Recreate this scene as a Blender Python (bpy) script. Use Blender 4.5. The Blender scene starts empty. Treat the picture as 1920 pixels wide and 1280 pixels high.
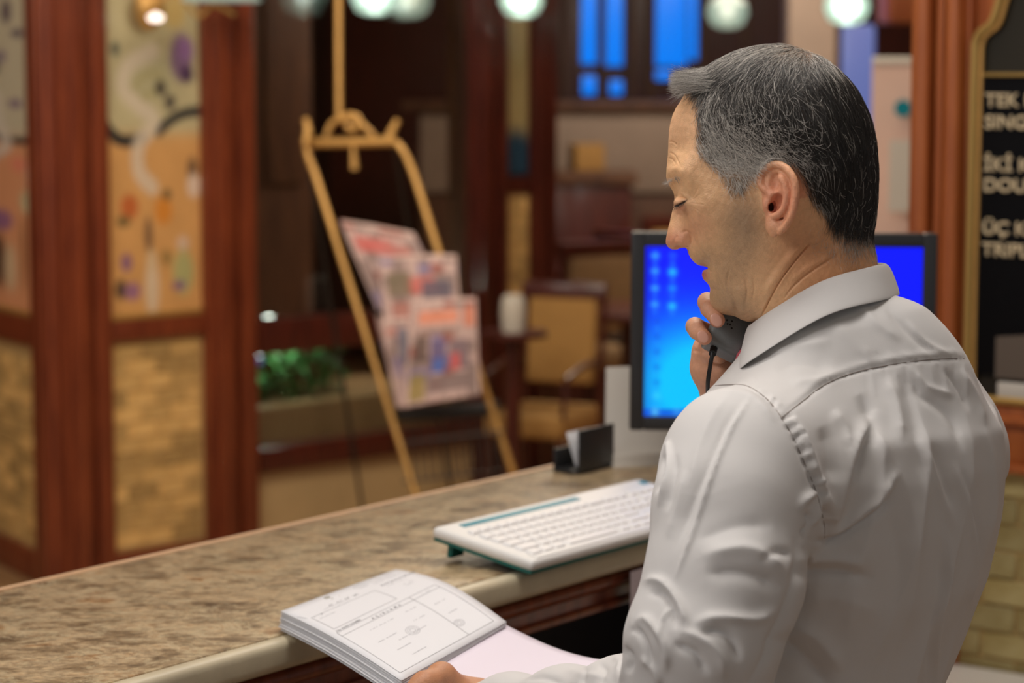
import bpy, bmesh, math, random
import numpy as np
from mathutils import Vector, Matrix, Euler
from mathutils.bvhtree import BVHTree
from mathutils.kdtree import KDTree
random.seed(7); RNG = np.random.default_rng(7)

# ------------------------------------------------------------------ camera, world, lights, exposure
FPX = 4533.0; PITCH = math.atan(510/FPX); EYE = 1.68
C0 = np.array([0, 0, EYE]); CR = np.array([1., 0, 0])
CF = np.array([0, math.cos(PITCH), -math.sin(PITCH)]); CU = np.array([0, math.sin(PITCH), math.cos(PITCH)])
sc = bpy.context.scene
cam = bpy.data.cameras.new('camera'); cam_o = bpy.data.objects.new('camera', cam)
sc.collection.objects.link(cam_o); sc.camera = cam_o
cam.sensor_width = 36.0; cam.lens = 36.0*FPX/1920; cam.clip_end = 60
cam_o.location = (0, 0, EYE); cam_o.rotation_euler = (math.pi/2-PITCH, 0, 0)
cam.dof.use_dof = True; cam.dof.focus_distance = 2.26; cam.dof.aperture_fstop = 5.4
sc.view_settings.view_transform = 'Standard'; sc.view_settings.look = 'None'
sc.view_settings.gamma = 1.0; sc.view_settings.use_curve_mapping = False
sc.view_settings.exposure = 0.0

world = bpy.data.worlds.new('world'); sc.world = world; world.use_nodes = True
bgn = world.node_tree.nodes['Background']
bgn.inputs[0].default_value = (0.95, 0.97, 1.0, 1); bgn.inputs[1].default_value = 0.24

def area(name, loc, size, power, col=(1, .9, .78), aim=None, size_y=None):
    l = bpy.data.lights.new(name, 'AREA'); l.energy = power; l.color = col
    l.shape = 'RECTANGLE'; l.size = size; l.size_y = size_y or size
    o = bpy.data.objects.new(name, l); sc.collection.objects.link(o); o.location = loc
    if aim is not None:
        d = Vector(aim)-Vector(loc); o.rotation_euler = d.to_track_quat('-Z', 'Y').to_euler()
    return o
area('unseen_area_light', (0.1, 2.35, 2.93), 0.9, 27, (1, .96, .92), aim=(0.5, 2.3, 1.0))  # unseen soft lights set out for man and room; no fixtures drawn
area('unseen_area_light', (-1.5, 1.3, 2.75), 0.9, 23, (1, .97, .96), aim=(0.3, 2.3, 1.2))  # added from the left front to brighten the face
area('unseen_area_light', (1.7, 1.3, 2.93), 0.7, 4, (1, .93, .84), aim=(0.5, 2.3, 1.2))
area('unseen_area_light', (0.6, 4.0, 2.93), 0.9, 13, (1, .94, .86))
area('unseen_area_light', (-1.3, 5.3, 2.93), 1.4, 66, (1, .88, .70), aim=(-1.3, 7.4, 1.3))
area('unseen_area_light', (-3.4, 5.2, 2.93), 1.0, 34, (1, .90, .78), aim=(-1.7, 8.0, 1.3))  # added at the left to brighten the corner wall's painted panel
area('unseen_area_light', (0.4, 6.6, 2.93), 1.2, 30, (1, .86, .66))
area('unseen_area_light', (1.2, 10.5, 2.93), 1.8, 75, (1, .86, .70))

# ------------------------------------------------------------------ geometry helpers
def ray(x, y): return CF+(x-960)/FPX*CR-(y-640)/FPX*CU
def at(x, y, d): return C0+d*ray(x, y)
def onz(x, y, z): r = ray(x, y); return C0+(z-EYE)/r[2]*r
def to_px(V):
    V = np.atleast_2d(V)-C0; d = V@CF
    return np.stack([960+FPX*(V@CR)/d, 640-FPX*(V@CU)/d, d], 1)

def nm(v): v = np.array(v, float); return v/np.linalg.norm(v)

def mesh_from(name, V, Fc, mats=(), smooth=True):
    me = bpy.data.meshes.new(name)
    V = np.asarray(V, np.float32)
    if isinstance(Fc, np.ndarray) and Fc.ndim == 2:
        n, k = Fc.shape
        me.vertices.add(len(V)); me.vertices.foreach_set('co', V.ravel())
        me.loops.add(n*k); me.loops.foreach_set('vertex_index', Fc.astype(np.int32).ravel())
        me.polygons.add(n); me.polygons.foreach_set('loop_start', np.arange(0, n*k, k, dtype=np.int32))
        me.update(calc_edges=True)
    else:
        me.from_pydata([tuple(map(float, v)) for v in V], [], [tuple(map(int, f)) for f in Fc]); me.update()
    if smooth: me.polygons.foreach_set('use_smooth', np.ones(len(me.polygons), bool))
    for m in (mats if isinstance(mats, (list, tuple)) else [mats]): me.materials.append(m)
    return me

def link(name, data, parent=None):
    o = bpy.data.objects.new(name, data); sc.collection.objects.link(o)
    if parent is not None: o.parent = parent
    return o
def tag(o, label=None, cat=None, group=None, kind=None):
    if label: o['label'] = label
    if cat: o['category'] = cat
    if group: o['group'] = group
    if kind: o['kind'] = kind
    return o
def empty(name, loc=(0, 0, 0), rz=0.0):
    o = bpy.data.objects.new(name, None); sc.collection.objects.link(o)
    o.location = loc; o.rotation_euler = (0, 0, rz); o.empty_display_size = .05; return o

class MB:
    """collects solid shapes into one mesh"""
    def __init__(s): s.bm = bmesh.new()
    def box(s, c, size, rot=None, bevel=0.0, seg=2):
        b = bmesh.new(); bmesh.ops.create_cube(b, size=1.0)
        for v in b.verts: v.co = Vector((v.co.x*size[0], v.co.y*size[1], v.co.z*size[2]))
        if bevel > 0: bmesh.ops.bevel(b, geom=list(b.edges), offset=min(bevel, min(size)*.45), segments=seg, profile=.6, affect='EDGES')
        M = Matrix.Translation(Vector(c)) @ ((rot.to_matrix() if isinstance(rot, Euler) else rot).to_4x4() if rot is not None else Matrix.Identity(4))
        b.transform(M); s._merge(b); return s
    def _merge(s, b):
        me = bpy.data.meshes.new('t'); b.to_mesh(me); b.free(); s.bm.from_mesh(me); bpy.data.meshes.remove(me)
    def tube(s, pts, r, n=10, caps=True, squash=1.0):
        pts = [Vector(p) for p in pts]; rs = r if hasattr(r, '__len__') else [r]*len(pts)
        b = s.bm; rings = []; t0 = (pts[1]-pts[0]).normalized()
        up = Vector((0, 0, 1)) if abs(t0.z) < .9 else Vector((1, 0, 0)); nrm = t0.cross(up).normalized()
        for i, p in enumerate(pts):
            t = (pts[min(i+1, len(pts)-1)]-pts[max(i-1, 0)]).normalized()
            nrm = (nrm-t*nrm.dot(t)).normalized(); bi = t.cross(nrm)
            rings.append([b.verts.new(p+(nrm*math.cos(a)+bi*math.sin(a)*squash)*rs[i]) for a in [2*math.pi*k/n for k in range(n)]])
        for A, B in zip(rings, rings[1:]):
            for k in range(n): b.faces.new((A[k], A[(k+1) % n], B[(k+1) % n], B[k]))
        if caps: b.faces.new(rings[0][::-1]); b.faces.new(rings[-1])
        return s
    def lathe(s, prof, c=(0, 0, 0), n=24, axis=None):
        b = s.bm; M = Matrix.Translation(Vector(c))
        if axis is not None: M = M @ Vector((0, 0, 1)).rotation_difference(Vector(axis)).to_matrix().to_4x4()
        rings = []
        for r, z in prof:
            rings.append([b.verts.new(M @ Vector((r*math.cos(2*math.pi*k/n), r*math.sin(2*math.pi*k/n), z))) for k in range(n)])
        for A, B in zip(rings, rings[1:]):
            for k in range(n): b.faces.new((A[k], A[(k+1) % n], B[(k+1) % n], B[k]))
        if prof[0][0] > 1e-4: b.faces.new(rings[0][::-1])
        if prof[-1][0] > 1e-4: b.faces.new(rings[-1])
        return s
    def prism(s, poly, axis_o, ax, ay, az, h):
        """extrude polygon given in (ax, ay) plane by h along az"""
        o, ax, ay, az = map(Vector, (axis_o, ax, ay, az)); b = s.bm
        A = [b.verts.new(o+ax*x+ay*y) for x, y in poly]; B = [b.verts.new(o+ax*x+ay*y+az*h) for x, y in poly]
        n = len(poly); b.faces.new(A[::-1]); b.faces.new(B)
        for k in range(n): b.faces.new((A[k], A[(k+1) % n], B[(k+1) % n], B[k]))
        return s
    def build(s, name, mat, parent=None, smooth=True, bevel=0.0):
        bmesh.ops.remove_doubles(s.bm, verts=s.bm.verts, dist=1e-6)
        bmesh.ops.recalc_face_normals(s.bm, faces=s.bm.faces)
        me = bpy.data.meshes.new(name); s.bm.to_mesh(me); s.bm.free()
        for m in (mat if isinstance(mat, (list, tuple)) else [mat]): me.materials.append(m)
        if smooth:
            me.polygons.foreach_set('use_smooth', np.ones(len(me.polygons), bool))
            try: me.set_sharp_from_angle(angle=math.radians(38))
            except Exception: pass
        o = link(name, me, parent)
        if bevel > 0:
            md = o.modifiers.new('bevel', 'BEVEL'); md.width = bevel; md.segments = 2; md.limit_method = 'ANGLE'; md.angle_limit = math.radians(40)
        return o

# ------------------------------------------------------------------ materials
MATS = {}
def lin(c):  # sRGB 0-255 -> linear
    return tuple(((x/255)/12.92 if x/255 <= .04045 else ((x/255+.055)/1.055)**2.4) for x in c)
def mat(name, col, rough=.5, metal=0.0, noise=0.0, nscale=8.0, bump=0.0, bscale=60.0, spec=.5, emit=None, estr=0.0, coat=0.0, stretch=None, sss=0.0, col2=None, attr=None, objrand=0.0, sheen=0.0, trans=0.0, detail=5):
    m = bpy.data.materials.new(name); m.use_nodes = True; nt = m.node_tree; N = nt.nodes; L = nt.links
    p = N['Principled BSDF']; p.inputs['Roughness'].default_value = rough; p.inputs['Metallic'].default_value = metal
    p.inputs['Specular IOR Level'].default_value = spec; p.inputs['Coat Weight'].default_value = coat
    p.inputs['Coat Roughness'].default_value = .12
    if sheen: p.inputs['Sheen Weight'].default_value = sheen
    if trans: p.inputs['Transmission Weight'].default_value = trans
    col = tuple(col)+(1,) if len(col) == 3 else col
    p.inputs['Base Color'].default_value = col
    tc = N.new('ShaderNodeTexCoord'); mp = N.new('ShaderNodeMapping'); L.new(tc.outputs['Object'], mp.inputs[0])
    if stretch: mp.inputs['Scale'].default_value = stretch
    src = None
    if attr:
        a = N.new('ShaderNodeAttribute'); a.attribute_name = attr; src = a.outputs['Color']
    if noise > 0 or col2 is not None:
        nz = N.new('ShaderNodeTexNoise'); nz.inputs['Scale'].default_value = nscale; nz.inputs['Detail'].default_value = detail
        nz.inputs['Roughness'].default_value = .62
        L.new(mp.outputs[0], nz.inputs['Vector'])
        if src is not None:
            mr = N.new('ShaderNodeMapRange'); L.new(nz.outputs[0], mr.inputs[0])
            mr.inputs[1].default_value = .25; mr.inputs[2].default_value = .75; mr.inputs[3].default_value = 1-noise; mr.inputs[4].default_value = 1+noise
            mx = N.new('ShaderNodeVectorMath'); mx.operation = 'SCALE'; L.new(src, mx.inputs[0]); L.new(mr.outputs[0], mx.inputs['Scale']); src = mx.outputs[0]
        else:
            rp = N.new('ShaderNodeValToRGB'); L.new(nz.outputs[0], rp.inputs[0])
            c2 = col2 if col2 is not None else tuple(x*(1-noise) for x in col[:3])
            c1 = col[:3] if col2 is not None else tuple(min(1, x*(1+noise)) for x in col[:3])
            rp.color_ramp.elements[0].position = .32; rp.color_ramp.elements[1].position = .68
            rp.color_ramp.elements[0].color = tuple(c2)+(1,); rp.color_ramp.elements[1].color = tuple(c1)+(1,)
            src = rp.outputs[0]
    if objrand:
        oi = N.new('ShaderNodeObjectInfo'); mr = N.new('ShaderNodeMapRange'); L.new(oi.outputs['Random'], mr.inputs[0])
        mr.inputs[3].default_value = 1-objrand; mr.inputs[4].default_value = 1+objrand
        mx = N.new('ShaderNodeVectorMath'); mx.operation = 'SCALE'; L.new(mr.outputs[0], mx.inputs['Scale'])
        if src is not None: L.new(src, mx.inputs[0])
        else: mx.inputs[0].default_value = col[:3]
        src = mx.outputs[0]
    if src is not None: L.new(src, p.inputs['Base Color'])
    if bump > 0:
        b = N.new('ShaderNodeBump'); b.inputs['Strength'].default_value = bump; b.inputs['Distance'].default_value = .002
        n2 = N.new('ShaderNodeTexNoise'); n2.inputs['Scale'].default_value = bscale; n2.inputs['Detail'].default_value = 4
        L.new(mp.outputs[0], n2.inputs['Vector']); L.new(n2.outputs[0], b.inputs['Height']); L.new(b.outputs[0], p.inputs['Normal'])
    if sss > 0:
        p.inputs['Subsurface Weight'].default_value = sss; p.inputs['Subsurface Radius'].default_value = (1, .35, .18)
        p.inputs['Subsurface Scale'].default_value = .006
    if emit is not None:
        if emit == 'attr': L.new(src, p.inputs['Emission Color'])
        else: p.inputs['Emission Color'].default_value = tuple(emit)+(1,)
        p.inputs['Emission Strength'].default_value = estr
    MATS[name] = m; return m

# ------------------------------------------------------------------ implicit surfaces -> mesh
class Vol:
    def __init__(s, lo, hi, h):
        s.lo = np.array(lo, float); s.h = h; s.n = np.ceil((np.array(hi)-s.lo)/h).astype(int)+1
        s.ax = [(s.lo[i]+h*np.arange(s.n[i])).astype(np.float32) for i in range(3)]
        s.D = np.full(s.n, 1e3, np.float32)
    def _sl(s, lo, hi):
        a = np.maximum(np.floor((np.array(lo)-s.lo)/s.h).astype(int), 0); b = np.minimum(np.ceil((np.array(hi)-s.lo)/s.h).astype(int)+1, s.n)
        return tuple(slice(int(p), int(max(q, p))) for p, q in zip(a, b))
    def _grid(s, sl): return np.ix_(s.ax[0][sl[0]], s.ax[1][sl[1]], s.ax[2][sl[2]])
    def put(s, fn, lo, hi, k=0.0, sub=False):
        sl = s._sl(np.array(lo)-k, np.array(hi)+k); X, Y, Z = s._grid(sl)
        if min(len(X), Y.shape[1], Z.shape[2]) == 0: return
        d = fn(X, Y, Z).astype(np.float32); o = s.D[sl]
        if sub: d = -d; o2 = -o
        if k <= 0: r = np.maximum(o, d) if sub else np.minimum(o, d)
        else:
            if sub:
                hh = np.maximum(k-np.abs(o-d), 0)/k; r = np.maximum(o, d)+hh*hh*k*.25
            else:
                hh = np.maximum(k-np.abs(o-d), 0)/k; r = np.minimum(o, d)-hh*hh*k*.25
        s.D[sl] = r
    def cone(s, a, b, ra, rb, k=0.0, sub=False, flat=None):
        """round cone from a to b; flat=(axis, factor) squashes along a direction"""
        a = np.array(a, float); b = np.array(b, float); ba = b-a; L = ba@ba+1e-12; m = max(ra, rb)
        def fn(X, Y, Z):
            px, py, pz = X-a[0], Y-a[1], Z-a[2]
            t = np.clip((px*ba[0]+py*ba[1]+pz*ba[2])/L, 0, 1)
            dx, dy, dz = px-t*ba[0], py-t*ba[1], pz-t*ba[2]
            q = dx*dx+dy*dy+dz*dz
            if flat is not None:
                ax, fc = flat; c = dx*ax[0]+dy*ax[1]+dz*ax[2]; q = q+c*c*(fc*fc-1)
            return np.sqrt(q)-(ra+(rb-ra)*t)
        s.put(fn, np.minimum(a, b)-m*1.3-k, np.maximum(a, b)+m*1.3+k, k, sub)
    def chain(s, pts, rs, k=0.0, sub=False, flat=None):
        for i in range(len(pts)-1): s.cone(pts[i], pts[i+1], rs[i], rs[i+1], k, sub, flat)
    def ell(s, c, r, B=None, k=0.0, sub=False):
        c = np.array(c, float); B = np.eye(3) if B is None else np.array(B); r = np.array(r, float); m = r.max(); mn = r.min()
        def fn(X, Y, Z):
            p = (X-c[0], Y-c[1], Z-c[2]); q = 0
            for i in range(3): q = q+((p[0]*B[i][0]+p[1]*B[i][1]+p[2]*B[i][2])/r[i])**2
            return (np.sqrt(q)-1)*mn
        s.put(fn, c-m-k, c+m+k, k, sub)
    def mesh(s):
        D = s.D; S = D < 0; nx, ny, nz = s.n
        cnt = np.zeros((nx-1, ny-1, nz-1), np.int8)
        for i in (0, 1):
            for j in (0, 1):
                for k in (0, 1): cnt += S[i:nx-1+i, j:ny-1+j, k:nz-1+k]
        I = np.argwhere((cnt > 0) & (cnt < 8)); idx = np.full(cnt.shape, -1, np.int32); idx[tuple(I.T)] = np.arange(len(I))
        acc = np.zeros((len(I), 3)); num = np.zeros(len(I))
        cs = [(i, j, k) for i in (0, 1) for j in (0, 1) for k in (0, 1)]
        for a in cs:
            for ax in range(3):
                if a[ax] == 1: continue
                b = list(a); b[ax] = 1
                va = D[I[:, 0]+a[0], I[:, 1]+a[1], I[:, 2]+a[2]]; vb = D[I[:, 0]+b[0], I[:, 1]+b[1], I[:, 2]+b[2]]
                m = (va < 0) != (vb < 0); t = np.where(m, va/np.where(m, va-vb, 1), 0)
                p = np.tile(np.array(a, float), (len(I), 1)); p[:, ax] += t
                acc += p*m[:, None]; num += m
        V = (acc/num[:, None]+I)*s.h+s.lo
        F = []
        for ax in range(3):
            o1, o2 = [(1, 2), (2, 0), (0, 1)][ax]
            A = [slice(None)]*3; Bq = [slice(None)]*3; A[ax] = slice(0, -1); Bq[ax] = slice(1, None)
            e = S[tuple(A)] != S[tuple(Bq)]; neg = S[tuple(A)]
            E = np.argwhere(e)
            E = E[(E[:, o1] > 0) & (E[:, o2] > 0) & (E[:, o1] < s.n[o1]-1) & (E[:, o2] < s.n[o2]-1)]
            sg = neg[tuple(E.T)]
            def c(d1, d2):
                q = E.copy(); q[:, o1] -= d1; q[:, o2] -= d2; return idx[tuple(q.T)]
            q = np.stack([c(1, 1), c(0, 1), c(0, 0), c(1, 0)], 1); q[~sg] = q[~sg][:, ::-1]
            F.append(q)
        return V, np.concatenate(F)

def neighbours(n, F):
    e = np.concatenate([F[:, [i, (i+1) % F.shape[1]]] for i in range(F.shape[1])]); e = np.concatenate([e, e[:, ::-1]])
    return e
def smooth(V, F, it=2, lam=.5, w=None):
    e = neighbours(len(V), F); deg = np.bincount(e[:, 0], minlength=len(V)).astype(float); deg[deg == 0] = 1
    for _ in range(it):
        for l in (lam, -lam*1.03):
            a = np.stack([np.bincount(e[:, 0], weights=V[e[:, 1], i], minlength=len(V)) for i in range(3)], 1)/deg[:, None]
            d = (a-V)*l; V = V+(d if w is None else d*w[:, None])
    return V
def vnormals(V, F):
    a = V[F[:, 2]]-V[F[:, 0]]; b = V[F[:, 3]]-V[F[:, 1]] if F.shape[1] == 4 else V[F[:, 1]]-V[F[:, 0]]
    n = np.cross(a, b) if F.shape[1] == 4 else -np.cross(a, b)
    N = np.zeros_like(V)
    for i in range(F.shape[1]):
        for k in range(3): N[:, k] += np.bincount(F[:, i], weights=n[:, k], minlength=len(V))
    return N/(np.linalg.norm(N, axis=1)[:, None]+1e-12)
def subdivide(V, F, levels=1):
    me = mesh_from('tmp', V, F); o = bpy.data.objects.new('tmp', me); sc.collection.objects.link(o)
    md = o.modifiers.new('s', 'SUBSURF'); md.levels = levels; md.render_levels = levels
    dg = bpy.context.evaluated_depsgraph_get(); ev = o.evaluated_get(dg); m2 = ev.to_mesh()
    V2 = np.empty(len(m2.vertices)*3, np.float32); m2.vertices.foreach_get('co', V2); F2 = np.empty(len(m2.loops), np.int32); m2.loops.foreach_get('vertex_index', F2)
    ev.to_mesh_clear(); bpy.data.objects.remove(o); bpy.data.meshes.remove(me)
    return V2.reshape(-1, 3).astype(float), F2.reshape(-1, 4)
def polydist(P, poly, closed=False):
    """distance of 2-D points to a polyline, and arc parameter 0..1"""
    poly = np.asarray(poly, float)
    if closed: poly = np.vstack([poly, poly[:1]])
    best = np.full(len(P), 1e9); par = np.zeros(len(P)); seg = np.linalg.norm(np.diff(poly, axis=0), axis=1); cum = np.concatenate([[0], np.cumsum(seg)]); T = cum[-1]
    for i in range(len(poly)-1):
        a, b = poly[i], poly[i+1]; ba = b-a; t = np.clip(((P-a)@ba)/(ba@ba+1e-9), 0, 1); d = np.linalg.norm(P-a-t[:, None]*ba, axis=1)
        m = d < best; best[m] = d[m]; par[m] = (cum[i]+t[m]*seg[i])/T
    return best, par
def inpoly(P, poly):
    poly = np.asarray(poly, float); x, y = P[:, 0], P[:, 1]; r = np.zeros(len(P), bool); j = len(poly)-1
    for i in range(len(poly)):
        xi, yi = poly[i]; xj, yj = poly[j]
        c = ((yi > y) != (yj > y)) & (x < (xj-xi)*(y-yi)/(yj-yi+1e-12)+xi); r ^= c; j = i
    return r
def sd_poly(P, poly):
    d, _ = polydist(P, poly, True); s = inpoly(P, poly); return np.where(s, d, -d)  # positive inside
def spline(pts, n=8, closed=False):
    """Catmull-Rom through points"""
    P = np.asarray(pts, float); out = []
    m = len(P); rng = range(m) if closed else range(m-1)
    for i in rng:
        g = (lambda k: P[k % m]) if closed else (lambda k: P[min(max(k, 0), m-1)])
        p0, p1, p2, p3 = g(i-1), g(i), g(i+1), g(i+2)
        for t in np.arange(n)/n: out.append(.5*((2*p1)+(-p0+p2)*t+(2*p0-5*p1+4*p2-p3)*t*t+(-p0+3*p1-3*p2+p3)*t**3))
    if not closed: out.append(P[-1])
    return np.array(out)
def tps(ctrl, vals, reg=0.0):
    """thin plate spline in 2-D"""
    C = np.asarray(ctrl, float); sc_ = 100.0; C = C/sc_; n = len(C)
    def U(r2): return np.where(r2 > 1e-12, r2*np.log(r2+1e-12), 0)*.5
    K = U(((C[:, None]-C[None])**2).sum(2))+np.eye(n)*reg; P = np.hstack([np.ones((n, 1)), C])
    A = np.block([[K, P], [P.T, np.zeros((3, 3))]]); w = np.linalg.solve(A, np.concatenate([np.asarray(vals, float), np.zeros(3)]))
    def f(Q):
        Q = np.asarray(Q, float)/sc_; out = np.empty(len(Q))
        for s0 in range(0, len(Q), 50000):
            q = Q[s0:s0+50000]; k = U(((q[:, None]-C[None])**2).sum(2)); out[s0:s0+50000] = k@w[:n]+w[n]+q@w[n+1:]
        return out
    return f
def idw(ctrl, vals, p=3):
    C = np.asarray(ctrl, float); v = np.asarray(vals, float)
    def f(Q):
        Q = np.asarray(Q, float); out = np.empty((len(Q),)+v.shape[1:])
        for s0 in range(0, len(Q), 50000):
            q = Q[s0:s0+50000]; d = 1/(((q[:, None]-C[None])**2).sum(2)+4)**(p/2); d /= d.sum(1)[:, None]; out[s0:s0+50000] = d@v
        return out
    return f
def set_color(me, name, cols):
    a = me.color_attributes.new(name, 'FLOAT_COLOR', 'POINT'); c = np.ones((len(cols), 4), np.float32); c[:, :3] = cols; a.data.foreach_set('color', c.ravel())
mat('skin', (1, 1, 1), rough=.46, attr='col', noise=.10, nscale=160, bump=.28, bscale=850, sss=.12, spec=.4)
mat('nail', lin((228, 170, 148)), rough=.3)
mat('shirt', lin((209, 206, 203)), rough=.75, noise=.015, nscale=6, bump=.10, bscale=1500, sheen=.08, spec=.2)
mat('seam', lin((132, 120, 112)), rough=.9)
mat('tie', lin((214, 96, 108)), rough=.5, noise=.1, nscale=80)
mat('trousers', lin((38, 38, 44)), rough=.8)
mat('phone', lin((122, 127, 127)), rough=.42, bump=.12, bscale=900)
mat('black', (.008, .008, .009), rough=.5)
mat('black_plastic', (.02, .02, .021), rough=.35)
mat('wood_red', lin((136, 66, 38)), rough=.34, col2=lin((98, 42, 26)), nscale=5, stretch=(9, 9, .8), coat=.25, bump=.08, bscale=60)
mat('wood_dark', lin((92, 36, 24)), rough=.35, col2=lin((58, 22, 16)), nscale=5, stretch=(9, 9, .8), coat=.25)
mat('wood_orange', lin((184, 104, 52)), rough=.36, col2=lin((150, 76, 36)), nscale=5, stretch=(9, 9, .8), coat=.2)
mat('wood_brown', lin((110, 74, 50)), rough=.5, col2=lin((76, 48, 34)), nscale=4, stretch=(8, 8, 1))
mat('stone_top', lin((176, 158, 130)), rough=.33, col2=lin((108, 92, 72)), nscale=9, stretch=(1, 1, 1), bump=.25, bscale=180, detail=12)
mat('stone_edge', lin((196, 184, 156)), rough=.38, noise=.10, nscale=14, bump=.1, bscale=120)
mat('edge_strip', lin((214, 176, 138)), rough=.4, noise=.05)
mat('travertine', lin((222, 186, 124)), rough=.5, col2=lin((192, 150, 86)), nscale=11, bump=.3, bscale=90, objrand=.34)
mat('travertine_grey', lin((186, 172, 122)), rough=.55, col2=lin((156, 136, 80)), nscale=14, bump=.3, bscale=90, objrand=.22)
mat('grout', lin((196, 162, 108)), rough=.9)
mat('marble_pale', lin((196, 168, 124)), rough=.4, noise=.10, nscale=3)
mat('painted', (1, 1, 1), rough=.35, attr='col', noise=.05, nscale=20)
mat('print', (1, 1, 1), rough=.7, attr='col')
mat('floor_tile', lin((176, 142, 104)), rough=.35, col2=lin((150, 116, 80)), nscale=3)
mat('ceiling_paint', lin((214, 200, 180)), rough=.9)
mat('plaster', lin((120, 92, 70)), rough=.9, noise=.06, nscale=3)
mat('brass', lin((206, 160, 92)), rough=.42, metal=.45, noise=.06, nscale=20)
mat('gold_frame', lin((196, 160, 92)), rough=.35, metal=.55)
mat('dark_interior', (.012, .008, .008), rough=.6)
mat('mirror_dark', lin((52, 48, 40)), rough=.2, spec=.25)
mat('board_black', (.004, .004, .005), rough=.7, spec=.1)
mat('letter', lin((206, 186, 150)), rough=.5)
mat('white_plastic', lin((226, 224, 220)), rough=.42)
mat('key_plastic', lin((232, 230, 228)), rough=.45)
mat('teal', lin((0, 128, 146)), rough=.4)
mat('teal_dark', lin((0, 104, 96)), rough=.4)
mat('paper', lin((226, 226, 228)), rough=.8)
mat('paper_lilac', lin((232, 222, 232)), rough=.7)
mat('ink', lin((70, 70, 78)), rough=.8)
mat('ink_pale', lin((168, 168, 172)), rough=.8)
mat('ink_gold', lin((120, 112, 80)), rough=.8)
mat('grey_card', lin((206, 200, 190)), rough=.5)
mat('mustard', lin((172, 130, 72)), rough=.85, noise=.08, nscale=30)
mat('tan_cloth', lin((150, 120, 84)), rough=.85, noise=.08, nscale=30)
mat('grey_cloth', lin((96, 84, 74)), rough=.9)
mat('leaf', lin((58, 120, 62)), rough=.5, noise=.3, nscale=20)
mat('blue_light', (0.01, .05, .1), rough=.3, emit=(.0, .20, .90), estr=1.0)
mat('blue_pale', (0.05, .06, .1), rough=.3, emit=(.20, .28, .80), estr=.42)
mat('shade_glass', lin((200, 214, 204)), rough=.3, emit=(.75, .95, .85), estr=.10, trans=.8)
mat('bulb', (1, 1, 1), emit=(.92, 1, .95), estr=34)
mat('banner', lin((222, 190, 176)), rough=.7, noise=.03)
mat('wire', (.015, .012, .01), rough=.4)
def _glass():
    m = bpy.data.materials.new('window_glass'); m.use_nodes = True; p = m.node_tree.nodes['Principled BSDF']
    p.inputs['Base Color'].default_value = (.75, .72, .68, 1); p.inputs['Roughness'].default_value = .03; p.inputs['Transmission Weight'].default_value = 1.0; p.inputs['IOR'].default_value = 1.45
    MATS['window_glass'] = m
_glass()
mat('bar_front', lin((158, 138, 122)), rough=.6, noise=.1, nscale=4)
# ------------------------------------------------------------------ the room
HA = math.radians(46.5); DA = np.array([math.sin(HA), math.cos(HA), 0]); NA = np.array([DA[1], -DA[0], 0]); KA = np.array([-1.451, 7.687, 0])
HBd = math.radians(-32); DB = np.array([math.sin(HBd), math.cos(HBd), 0]); NB = np.array([-DB[1], DB[0], 0]); NB = NB if NB[1] < 0 else -NB
DCc = np.array([.80, -.60, 0]); NC = np.array([-.6, -.8, 0]); KC = at(1815, 600, 4.3)*[1, 1, 0]
DK = nm((.598, .8015, 0)); NK = np.array([-DK[1], DK[0], 0])            # counter: along, and towards the public side
def on_plane(px, py, K, n): r = ray(px, py); t = ((K-C0)@n)/(r@n); return C0+t*r
def sA(px, py=640): p = on_plane(px, py, KA, NA); return float((p-KA)@DA)
def zA(px, py): return float(on_plane(px, py, KA, NA)[2])
def sC(px, py=640): p = on_plane(px, py, KC, NC); return float((p-KC)@DCc)
def zC(px, py): return float(on_plane(px, py, KC, NC)[2])
def basis(D, N): return Matrix((D, N, (0, 0, 1))).transposed()
def wbox(mb, K, D, N, s0, s1, z0, z1, o0, o1, bevel=0.0):
    """box on a wall: s along, z up, o out of the wall"""
    c = K+D*(s0+s1)/2+N*(o0+o1)/2+np.array([0, 0, (z0+z1)/2]); return mb.box(tuple(c), (abs(s1-s0), abs(o1-o0), abs(z1-z0)), basis(D, N), bevel)
def struct(o): o['kind'] = 'structure'; return o
def slab(name, c, size, m, rz=0): return struct(MB().box(c, size, Euler((0, 0, rz))).build(name, MATS[m], smooth=False))
slab('floor', (0, 7, -.05), (12, 17, .1), 'floor_tile')
slab('ceiling', (0, 7, 3.05), (12, 17, .1), 'ceiling_paint')
slab('wall_back', (0, 14.6, 1.5), (12, .2, 3), 'wood_dark')
slab('wall_far_right', (5.0, 9.0, 1.5), (.2, 11.4, 3), 'plaster')
slab('wall_far_left', (-5.2, 9.0, 1.5), (.2, 11.4, 3), 'wood_brown')

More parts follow.
